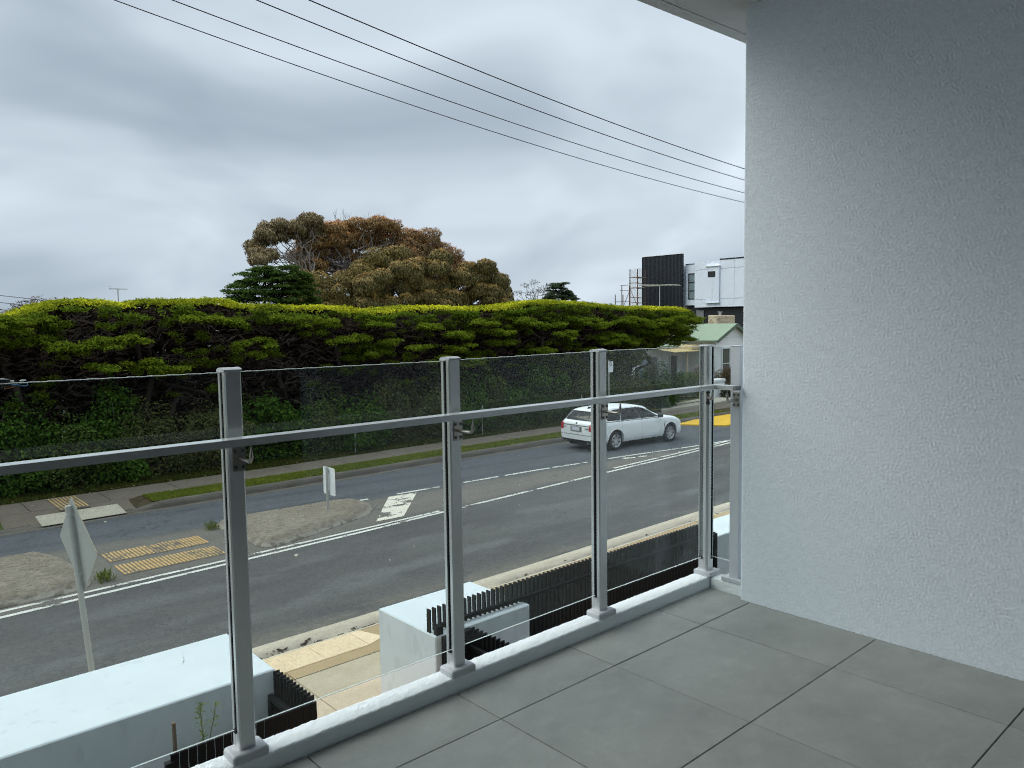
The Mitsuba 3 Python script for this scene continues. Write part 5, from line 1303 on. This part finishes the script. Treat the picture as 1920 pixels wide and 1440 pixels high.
# black ribbed tower
M['m_ribs'] = two(princ((0.012, 0.016, 0.024), 0.45, 0.4))
part(mb, 'tower', bx(X0 - 0.25, X0 + 0.05, 44.96, 49.86, 0, 11.10), 'm_ribs')
part(mb, 'tower_ribs', cat([bx(X0 - 0.285, X0 - 0.252, y, y + 0.075, 0, 11.12) for y in np.arange(45.0, 49.8, 0.165)]), 'm_ribs', kind='stuff')
part(mb, 'tower_cap', bx(X0 - 0.33, X0 + 0.08, 44.95, 49.88, 11.125, 11.16), 'm_white')
part(mb, 'rear_wing', bx(X0 + 0.10, X0 + 6, 45.2, 51.9, 0, 10.05), 'm_panel')
part(mb, 'dark_base_panel', rbx(X0 + 0.42, X0 + 0.49, 42.9, 43.75, 0.0, 5.6, 0.01), 'm_grey')
sc_ = thing('scaffolding', 'rusty tube scaffolding at the left end of the ribbed tower', 'scaffolding')
M['m_rust'] = two(princ((0.11, 0.065, 0.045), 0.7, 0.3))
for y, z in ((47.9, 9.75), (48.85, 9.75), (49.9, 8.25), (50.75, 7.35)):
    for x in (60.0, 61.2):
        part(sc_, 'standard', tube([(x, y + 0.35, 0), (x, y + 0.35, z)], 0.045, 6), 'm_rust')
for z in (6.45, 6.95, 7.9, 8.4, 8.92):
    part(sc_, 'ledger', cat([tube([(x, 48.1, z), (x, 49.3, z)], 0.035, 6) for x in (60.0, 61.2)]), 'm_rust')
part(sc_, 'ledger', cat([tube([(60, 49.2, 6.6), (60, 51.2, 6.6)], 0.03, 6), tube([(60, 49.2, 7.7), (60, 50.5, 7.7)], 0.03, 6), tube([(60, 49.4, 8.22), (60, 50.4, 8.22)], 0.03, 6)]), 'm_rust')
part(sc_, 'brace', cat([tube([(60, 49.15, 7.75), (60, 48.3, 6.2)], 0.03, 6), tube([(60, 49.2, 7.75), (60, 50.0, 6.2)], 0.03, 6)]), 'm_rust')
for z in (7.92, 8.94): part(sc_, 'deck', bx(60.05, 61.15, 48.3, 49.15, z, z + 0.05), 'm_pale')
# wire fence along the back of the footpath
wf = thing('wire_fence', 'thin wire fence with slim posts along the far footpath', 'fence')
for x in np.arange(13.2, 30, 5.65):
    yy = 22.62 + float(bend_y(x))
    part(wf, 'post', tube([(x, yy, 0.1), (x, yy, 1.33)], 0.020, 8), 'm_galv')
part(wf, 'wires', cat([tube(np.c_[np.linspace(7, 30, 20), 22.62 + bend_y(np.linspace(7, 30, 20)), np.full(20, z)], 0.0028, 4) for z in (0.45, 0.75, 1.02, 1.28)]), 'm_wire')
# two wires at the left edge
for (z, lab) in ((5.62, 'upper thin service wire at the left picture edge above the hedge'), (5.39, 'lower thin service wire at the left picture edge above the hedge')):
    solo('service_wire', tube(curve([(-4, 29, z + 0.7), (2, 30, z + 0.25), (4.4, 30, z), (6.5, 31, z - 0.22)], 20), 0.010, 5), 'm_wire', lab, 'wire')
# ================================================================== white station wagon
M['m_car'] = two(princ((0.80, 0.83, 0.84), 0.22, 0.5, 0.0, clearcoat=0.6, clearcoat_gloss=0.9))
M['m_tint'] = {'type': 'thindielectric', 'int_ior': 1.5, 'specular_transmittance': rgb(0.085, 0.095, 0.10), 'specular_reflectance': rgb(0.45, 0.45, 0.45)}
M['m_cardark'] = two(princ((0.016, 0.017, 0.019), 0.6, 0.4))
M['m_seat'] = two(princ((0.04, 0.04, 0.045), 0.8, 0.2))
M['m_tyre'] = two(princ((0.022, 0.022, 0.024), 0.75, 0.3))
M['m_alloy'] = two(princ((0.62, 0.63, 0.65), 0.28, 0.5, 0.7))
M['m_taillight'] = two(princ((0.42, 0.02, 0.03), 0.12, 0.6))
M['m_chrome'] = two(princ((0.30, 0.32, 0.33), 0.2, 0.5, 0.8))
M['m_plate'] = two(princ((0.62, 0.66, 0.72), 0.4, 0.4))
M['m_skin'] = two(princ((0.52, 0.34, 0.26), 0.55, 0.4))
M['m_shirt'] = two(princ((0.55, 0.54, 0.50), 0.8, 0.2))
M['m_hair'] = two(princ((0.30, 0.24, 0.15), 0.7, 0.3))
def wagon():
    P = PchipInterpolator
    zb = P([0, .12, .5, .95, 2.4, 3.9, 4.6, 4.85, 4.92], [.40, .30, .27, .25, .24, .24, .22, .25, .38])
    zt = P([0, .05, .12, .30, .46, .62, 1.0, 1.8, 2.4, 2.8, 3.2, 3.62, 3.9, 4.4, 4.75, 4.87, 4.92], [.90, 1.00, 1.045, 1.24, 1.385, 1.435, 1.465, 1.483, 1.475, 1.425, 1.26, 1.035, .995, .905, .765, .63, .52])
    bl = P([0, .08, .3, 1, 2, 3.2, 3.6, 4.0, 4.4, 4.75, 4.87, 4.92], [.86, .95, .985, .985, .965, .945, .945, .91, .84, .715, .59, .50])
    w = P([0, .06, .2, .5, .9, 2.0, 3.9, 4.4, 4.7, 4.86, 4.92], [.76, .84, .885, .925, .945, .935, .945, .90, .80, .66, .52])
    wt = P([0, .1, .3, .5, 1, 2.4, 2.8, 3.2, 3.6, 3.9, 4.92], [.86, .84, .76, .70, .645, .625, .635, .67, .78, .84, .80])
    def section(s, dw=0.0, db=0.0, dt=0.0):
        W, B, Z, L = float(w(s)) - dw, float(zb(s)) + db, float(zt(s)) - dt, min(float(bl(s)), float(zt(s)) - 0.01 - dt)
        R = float(wt(s)) * float(w(s)) / 0.945 * 0.945 - dw
        R = min(R, W * 0.93)
        H = L - B
        k = min(1.0, max(0.05, (Z - L) / 0.40))
        top = Z - 0.075 * k
        half = [(0, B), (.70 * W, B), (.92 * W, B + .02), (.975 * W, B + .14 * H), (.995 * W, B + .34 * H), (W, B + .55 * H), (.995 * W, B + .80 * H), (.982 * W, B + .93 * H), (.955 * W, L)]
        for t, bu in ((.33, .008), (.66, .008), (1.0, 0)):
            half.append((.955 * W * (1 - t) + R * t + bu * k, L + (top - L) * t))
        half += [(R * .965, top + (Z - top) * .52), (R * .86, top + (Z - top) * .80), (R * .5, Z - .006 * k), (0, Z)]
        pts = half + [(-y, z) for y, z in half[-2:0:-1]]
        return np.array(pts)
    def loft(ss, **k):
        rings = [np.c_[np.full(len(section(s, **k)), s), section(s, **k)] for s in ss]
        n = len(rings[0])
        v = np.vstack(rings)
        i, j = np.meshgrid(np.arange(len(ss) - 1), np.arange(n), indexing='ij')
        q = np.stack([i * n + j, i * n + (j + 1) % n, (i + 1) * n + (j + 1) % n, (i + 1) * n + j], -1).reshape(-1, 4)
        f = np.vstack([q[:, [0, 1, 2]], q[:, [0, 2, 3]]])
        c0, c1 = rings[0].mean(0), rings[-1].mean(0)
        m = len(v); kk = np.arange(n); e = (len(ss) - 1) * n
        v = np.vstack([v, c0, c1])
        f = np.vstack([f, np.stack([(kk + 1) % n, kk, kk * 0 + m], 1), np.stack([e + kk, e + (kk + 1) % n, kk * 0 + m + 1], 1)])
        mm = trimesh.Trimesh(v, f, process=False)
        if mm.volume < 0: f = f[:, ::-1]
        return tomf((v, f))
    SS = np.unique(np.r_[np.linspace(0, .6, 22), np.linspace(.6, 4.3, 60), np.linspace(4.3, 4.92, 22)])
    outer = loft(SS)
    inner = loft(np.linspace(.16, 3.75, 60), dw=.07, db=.16, dt=.045)
    ctr = np.array([2.46, 0, .75])
    def big(k): return outer.translate(-ctr).scale((k, k, k)).translate(ctr)
    def box(x0, x1, y0, y1, z0, z1): return tomf(bx(x0, x1, y0, y1, z0, z1))
    def prism_y(poly, y0, y1):      # polygon in (s, z)
        v, f = prism(poly, 0, y1 - y0)
        return tomf((np.stack([v[:, 0], y1 - v[:, 2], v[:, 1]], 1), f))
    def prism_s(poly, s0, s1):      # polygon in (y, z)
        v, f = prism(poly, 0, s1 - s0)
        return tomf((np.stack([v[:, 2] + s0, v[:, 0], v[:, 1]], 1), f))
    fd = [(2.50, 1.005), (3.44, .985), (3.33, 1.055), (3.05, 1.215), (2.80, 1.325), (2.62, 1.372), (2.42, 1.392)]
    rd = [(1.45, 1.020), (2.40, 1.007), (2.32, 1.395), (1.85, 1.400), (1.66, 1.397)]
    rq = [(.66, 1.045), (1.36, 1.022), (1.56, 1.394), (1.20, 1.385), (.95, 1.335), (.78, 1.22)]
    rear = Polygon([(-.70, 1.055), (.70, 1.055), (.60, 1.32), (.54, 1.365), (-.54, 1.365), (-.60, 1.32)]).buffer(-.03).buffer(.03)
    front = Polygon([(-.74, 1.02), (.74, 1.02), (.56, 1.39), (-.56, 1.39)])
    RW, FW = 1.06, 3.975
    def cyl_y(s, z, r, y0, y1):
        v, f = tube([(s, y0, z), (s, y1, z)], r, 40)
        m = trimesh.Trimesh(v, f, process=False)
        if m.volume < 0: f = f[:, ::-1]
        return tomf((v, f))
    arches = cyl_y(RW, .345, .395, -1.1, 1.1) + cyl_y(FW, .345, .395, -1.1, 1.1)
    cut = arches
    for poly in (fd, rd, rq): cut = cut + prism_y(Polygon(poly).buffer(-.02).buffer(.02), -1.3, 1.3)
    cut = cut + prism_s(rear, -.3, .60) + prism_s(front, 2.75, 4.3)
    shell = outer - inner - cut
    th = math.radians(-3.1)
    off = np.array([20.42, 17.364, 0]) - np.array([math.cos(th) * RW - math.sin(th) * -.92, math.sin(th) * RW + math.cos(th) * -.92, 0])
    def place(m): return mv(m, off, th)
    car = thing('car', 'white station wagon driving away along the far lane', 'car')
    def add(name, m, mat, smooth=False, label=None, owner=car):
        m = mf(m) if hasattr(m, 'to_mesh') else m
        return part(owner, name, place(m), mat, smooth, label)
    add('body', shell, 'm_car', 32)
    liner = box(.62, 1.50, -.70, .70, .20, .80) + box(3.54, 4.40, -.70, .70, .20, .80) + box(.25, 4.6, -.62, .62, .17, .36)
    add('underbody', liner, 'm_cardark')
    # glass: side panes follow the body side
    def side_y(s, z):
        p = section(s)[:16]
        return float(np.interp(z, p[8:13, 1], p[8:13, 0]))
    def side_pane(poly, sgn):
        b = np.array(Polygon(poly).buffer(.012).exterior.coords)[:-1]
        v, f = trimesh.creation.triangulate_polygon(Polygon(b), engine='earcut')
        return np.array([[s, sgn * (side_y(s, z) - .022), z] for s, z in v]), f
    for poly in (fd, rd, rq):
        for sgn in (-1, 1): add('window', side_pane(poly, sgn), 'm_tint')
    zs = np.linspace(0.06, .62, 80); zz = zt(zs)
    rp = []
    yy, zv = np.meshgrid(np.linspace(-.70, .70, 13), np.linspace(1.05, 1.372, 7), indexing='ij')
    sv = np.interp(zv + .004, zz, zs) + .012 + .05 * np.abs(yy) ** 3
    v = np.stack([sv, yy, zv], -1).reshape(-1, 3)
    i, j = np.meshgrid(np.arange(12), np.arange(6), indexing='ij')
    q = np.stack([i * 7 + j, (i + 1) * 7 + j, (i + 1) * 7 + j + 1, i * 7 + j + 1], -1).reshape(-1, 4)
    add('rear_window', (v, q), 'm_tint', True)
    v = np.array([[3.61, -.70, 1.03], [3.61, .70, 1.03], [2.86, .56, 1.40], [2.86, -.56, 1.40]])
    add('windscreen', (v, np.array([[0, 1, 2], [0, 2, 3]])), 'm_tint')
    # black pillar between the doors, trim along the rear glass
    bp = (big(1.0022) ^ prism_y([(2.385, 1.0), (2.515, 1.0), (2.425, 1.398), (2.315, 1.398)], -1.3, 1.3) ^ (box(0, 5, -1.2, -.3, 0, 2) + box(0, 5, .3, 1.2, 0, 2))) - outer
    add('door_pillar', bp, 'm_cardark')
    bp = (big(1.0022) ^ prism_y([(1.345, 1.0), (1.465, 1.0), (1.67, 1.398), (1.545, 1.396)], -1.3, 1.3) ^ (box(0, 5, -1.2, -.3, 0, 2) + box(0, 5, .3, 1.2, 0, 2))) - outer
    add('door_pillar', bp, 'm_cardark')
    def skin(k, m): return (big(k) ^ m) - outer
    lights = skin(1.0035, prism_y([(-.1, .735), (.19, .735), (.24, .90), (.20, .985), (.0, .955), (-.1, .95)], -1.1, 1.1)) ^ (box(-.2, .5, -1.1, -.64, .5, 1.2) + box(-.2, .5, .64, 1.1, .5, 1.2))
    ls_ = lights.decompose()
    for l in ls_:
        k = add('tail_light', l, 'm_taillight')
    add('tailgate_trim', skin(1.0030, box(-.1, .25, -.66, .66, .885, .915)), 'm_chrome')
    add('bumper_diffuser', skin(1.0025, box(-.1, .34, -.80, .80, .2, .40)), 'm_cardark')
    add('bumper_crease', skin(1.0020, box(-.1, .16, -.86, .86, .565, .580)), 'm_cardark')
    add('number_plate', rbx(-.030, -.018, -.19, .19, .715, .840, .003), 'm_plate', label='pale rear number plate')
    add('plate_recess', bx(-.0165, -.004, -.27, .27, .690, .862), 'm_chrome')
    add('emblem', mv(lathe([(0.0, -.012), (.028, -.010), (.034, 0.0), (.028, .01), (0, .012)], 'y', 16), (0, 0, 0), PI / 2) if False else np_disc(), 'm_chrome')
    add('badge', bx(-.020, -.010, -.62, -.44, .80, .825), 'm_chrome'); add('badge', bx(-.020, -.010, .52, .62, .80, .825), 'm_chrome')
    seams = skin(1.0012, box(1.335, 1.343, -1.1, 1.1, .62, .99) + box(2.405, 2.413, -1.1, 1.1, .33, 1.0) + box(3.405, 3.413, -1.1, 1.1, .33, .97) + box(1.52, 2.41, -1.1, 1.1, .322, .330) + box(2.41, 3.41, -1.1, 1.1, .322, .330)
                 + prism_y([(1.335, .62), (1.343, .62), (1.53, .325), (1.522, .325)], -1.1, 1.1))
    add('door_seams', seams, 'm_grey')
    for s in (1.50, 2.55):
        add('door_handle', skin(1.006, box(s, s + .19, -1.1, 1.1, .868, .893)), 'm_car')
    add('side_vent', skin(1.003, prism_y([(3.57, .55), (3.60, .55), (3.655, .80), (3.615, .80)], -1.1, 1.1)), 'm_cardark')
    for sgn in (-1, 1):
        y0, y1 = sorted((sgn * .93, sgn * 1.10))
        add('wing_mirror', rnd(3.22, 3.36, y0, y1, .985, 1.10, .03, 4), 'm_cardark')
    add('window_trim', skin(1.0016, prism_y([(.62, 1.0), (3.48, .955), (3.48, .975), (.62, 1.022)], -1.1, 1.1)), 'm_cardark')
    add('roof_antenna', cat([(np.array([[.58, -.03, 1.43], [.58, .03, 1.43], [.84, .025, 1.455], [.84, -.025, 1.455], [.60, 0, 1.515]]), np.array([[0, 1, 4], [1, 2, 4], [2, 3, 4], [3, 0, 4]]))]), 'm_cardark')
    add('spoiler', skin(1.004, box(.40, .56, -.60, .60, 1.36, 1.50)), 'm_car')
    for y in (-.55, .55): add('exhaust', tube([(.02, y, .30), (.3, y, .30)], .04, 12), 'm_chrome')
    # cabin
    for s, y in ((2.35, -.36), (2.35, .36), (1.35, -.36), (1.35, .36)):
        add('seat', cat([rnd(s, s + .5, y - .24, y + .24, .42, .60, .05, 3), rnd(s - .22, s - .04, y - .23, y + .23, .48, 1.06, .06, 3), rnd(s - .24, s - .12, y - .13, y + .13, 1.08, 1.24, .04, 3)]), 'm_seat')
    add('dashboard', rnd(3.15, 3.55, -.72, .72, .62, .98, .06, 3), 'm_seat')
    st_ = [(3.02 + .06 * math.sin(t) * .4, -.36 + .18 * math.cos(t), .93 + .18 * math.sin(t)) for t in np.linspace(0, 2 * PI, 21)]
    add('steering_wheel', tube(st_, .014, 8, False), 'm_cardark')
    # wheels
    tyre_p = [(.215, -.105), (.295, -.115), (.330, -.085), (.335, 0), (.330, .085), (.295, .115), (.215, .105)]
    for s in (RW, FW):
        for sgn in (-1, 1):
            c = np.array([s, sgn * .815, .335])
            k = uniq(car + '__wheel')
            put(k + '__tyre', place(mv(lathe(tyre_p, 'y', 40), c)), 'm_tyre', 40)
            rim = [mv(lathe([(.232, -.105), (.225, -.112), (.208, -.100), (.205, -.02)], 'y', 36), (0, 0, 0)), mv(lathe([(.0, -.088), (.05, -.090), (.058, -.075), (.058, -.02)], 'y', 20), (0, 0, 0))]
            for a in range(7):
                t = a * 2 * PI / 7 + s
                for da in (-.13, .13):
                    sp = np.array(trimesh.convex.convex_hull(np.array([[.04, -.085, -.016], [.04, -.085, .016], [.04, -.045, -.016], [.04, -.045, .016], [.212, -.100, -.014], [.212, -.100, .014], [.212, -.06, -.014], [.212, -.06, .014]])).vertices)
                    hh = trimesh.convex.convex_hull(sp)
                    v = np.array(hh.vertices); tt = t + da
                    v = np.stack([v[:, 0] * math.cos(tt) - v[:, 2] * math.sin(tt), v[:, 1], v[:, 0] * math.sin(tt) + v[:, 2] * math.cos(tt)], 1)
                    rim.append((v, np.array(hh.faces)))
            v, f = cat(rim)
            if sgn > 0: v = v * [1, -1, 1]; f = f[:, ::-1]
            put(k + '__rim', place((v + c, f)), 'm_alloy', 30)
            put(k + '__brake', place(mv(lathe([(0, -.01), (.17, -.01), (.17, .02), (0, .02)], 'y', 24), c)), 'm_cardark')
    # the driver, one continuous body with hair and shirt
    def chain(js):
        parts = [m3.Manifold.batch_hull([m3.Manifold.sphere(r0, 18).translate(tuple(a)), m3.Manifold.sphere(r1, 18).translate(tuple(b))]) for (a, r0), (b, r1) in js]
        m = parts[0]
        for q in parts[1:]: m = m + q
        return m
    hx, hy = 2.50, -.36
    J = lambda x, y, z: (hx + x, hy + y, z)
    head = chain([((J(.02, 0, 1.235)), .085), ((J(.045, 0, 1.155)), .062)][0:2] and [((J(.02, 0, 1.235), .085), (J(.045, 0, 1.155), .062)), ((J(.0, 0, 1.11), .055), (J(.02, 0, 1.18), .055)), ((J(.10, 0, 1.20), .014), (J(.112, 0, 1.185), .016))])
    for sy in (-1, 1): head = head + m3.Manifold.sphere(.022, 12).scale((1, .5, 1.4)).translate(J(.015, sy * .083, 1.205))
    torso = chain([((J(-.02, -.15, 1.0), .075), (J(-.02, .15, 1.0), .075)), ((J(-.02, 0, 1.04), .09), (J(.02, 0, .62), .15)), ((J(.02, -.07, .62), .12), (J(.02, .07, .62), .12))])
    legs = chain([((J(.05, -.10, .60), .095), (J(.48, -.11, .66), .065)), ((J(.05, .10, .60), .095), (J(.48, .11, .66), .065)), ((J(.48, -.11, .66), .06), (J(.62, -.11, .40), .045)), ((J(.48, .11, .66), .06), (J(.62, .11, .40), .045))])
    arms = chain([((J(-.01, -.20, 1.0), .058), (J(.16, -.26, .80), .046)), ((J(-.01, .20, 1.0), .058), (J(.16, .26, .80), .046))])
    fore = chain([((J(.16, -.26, .80), .042), (J(.46, -.17, .97), .030)), ((J(.16, .26, .80), .042), (J(.46, .17, .97), .030))])
    hands = []
    for sy in (-1, 1):
        b = np.array(J(.49, sy * .17, .985))
        hs = [((tuple(b), .026), (tuple(b + [.04, 0, .015]), .028))]
        for fi, (dz, L) in enumerate(((.026, .040), (.010, .046), (-.006, .042), (-.022, .034))):
            a0 = b + [.045, 0, .015 + dz]; a1 = a0 + [.030, -sy * .012, .004]; a2 = a1 + [.004, -sy * L * .6, -.006]
            hs += [((tuple(a0), .0095), (tuple(a1), .009)), ((tuple(a1), .009), (tuple(a2), .0075))]
        hs.append(((tuple(b + [.01, -sy * .012, .02]), .010), (tuple(b + [.045, -sy * .035, .045]), .008)))
        hands.append(chain(hs))
    dr_ = thing('person', 'driver in a pale shirt seated at the wheel of the white wagon', 'person')
    body = head + torso + arms + fore + legs + hands[0] + hands[1]
    part(dr_, 'body', place(mf(body)), 'm_skin', 50)
    sh_ = torso.translate((-J(0, 0, .85)[0], -J(0, 0, .85)[1], -.85)).scale((1.06, 1.05, 1.01)).translate(J(0, 0, .85)) + chain([((J(-.01, -.20, 1.0), .066), (J(.10, -.238, .87), .058)), ((J(-.01, .20, 1.0), .066), (J(.10, .238, .87), .058))])
    part(dr_, 'shirt', place(mf(sh_)), 'm_shirt', 50)
    tr = chain([((J(.05, -.10, .60), .103), (J(.48, -.11, .66), .073)), ((J(.05, .10, .60), .103), (J(.48, .11, .66), .073)), ((J(.48, -.11, .66), .068), (J(.60, -.11, .44), .055)), ((J(.48, .11, .66), .068), (J(.60, .11, .44), .055))])
    part(dr_, 'trousers', place(mf(tr)), 'm_black', 50)
    hr = (m3.Manifold.sphere(.094, 24).scale((1.0, .95, 1.0)).translate(J(.008, 0, 1.245)) - box(hx + .055, hx + .3, -1, 1, 1.0, 1.285)) - box(hx - .2, hx + .3, -1, 1, 1.0, 1.17)
    part(dr_, 'hair', place(mf(hr)), 'm_hair', 50)
    eyes = m3.Manifold.sphere(.011, 10).translate(J(.094, -.03, 1.235)) + m3.Manifold.sphere(.011, 10).translate(J(.094, .03, 1.235)) + m3.Manifold.sphere(.02, 10).scale((.4, 1.1, .35)).translate(J(.098, 0, 1.15))
    part(dr_, 'eyes_and_mouth', place(mf(eyes)), 'm_black', 50)
def np_disc():
    v, f = lathe([(0.0, -.010), (.030, -.009), (.036, .0), (.030, .008), (0, .009)], 'y', 16)
    v = np.stack([v[:, 1], v[:, 0], v[:, 2]], 1) * [1, .8, 1.2]
    return v + [.022, 0, .975], f[:, ::-1]
wagon()
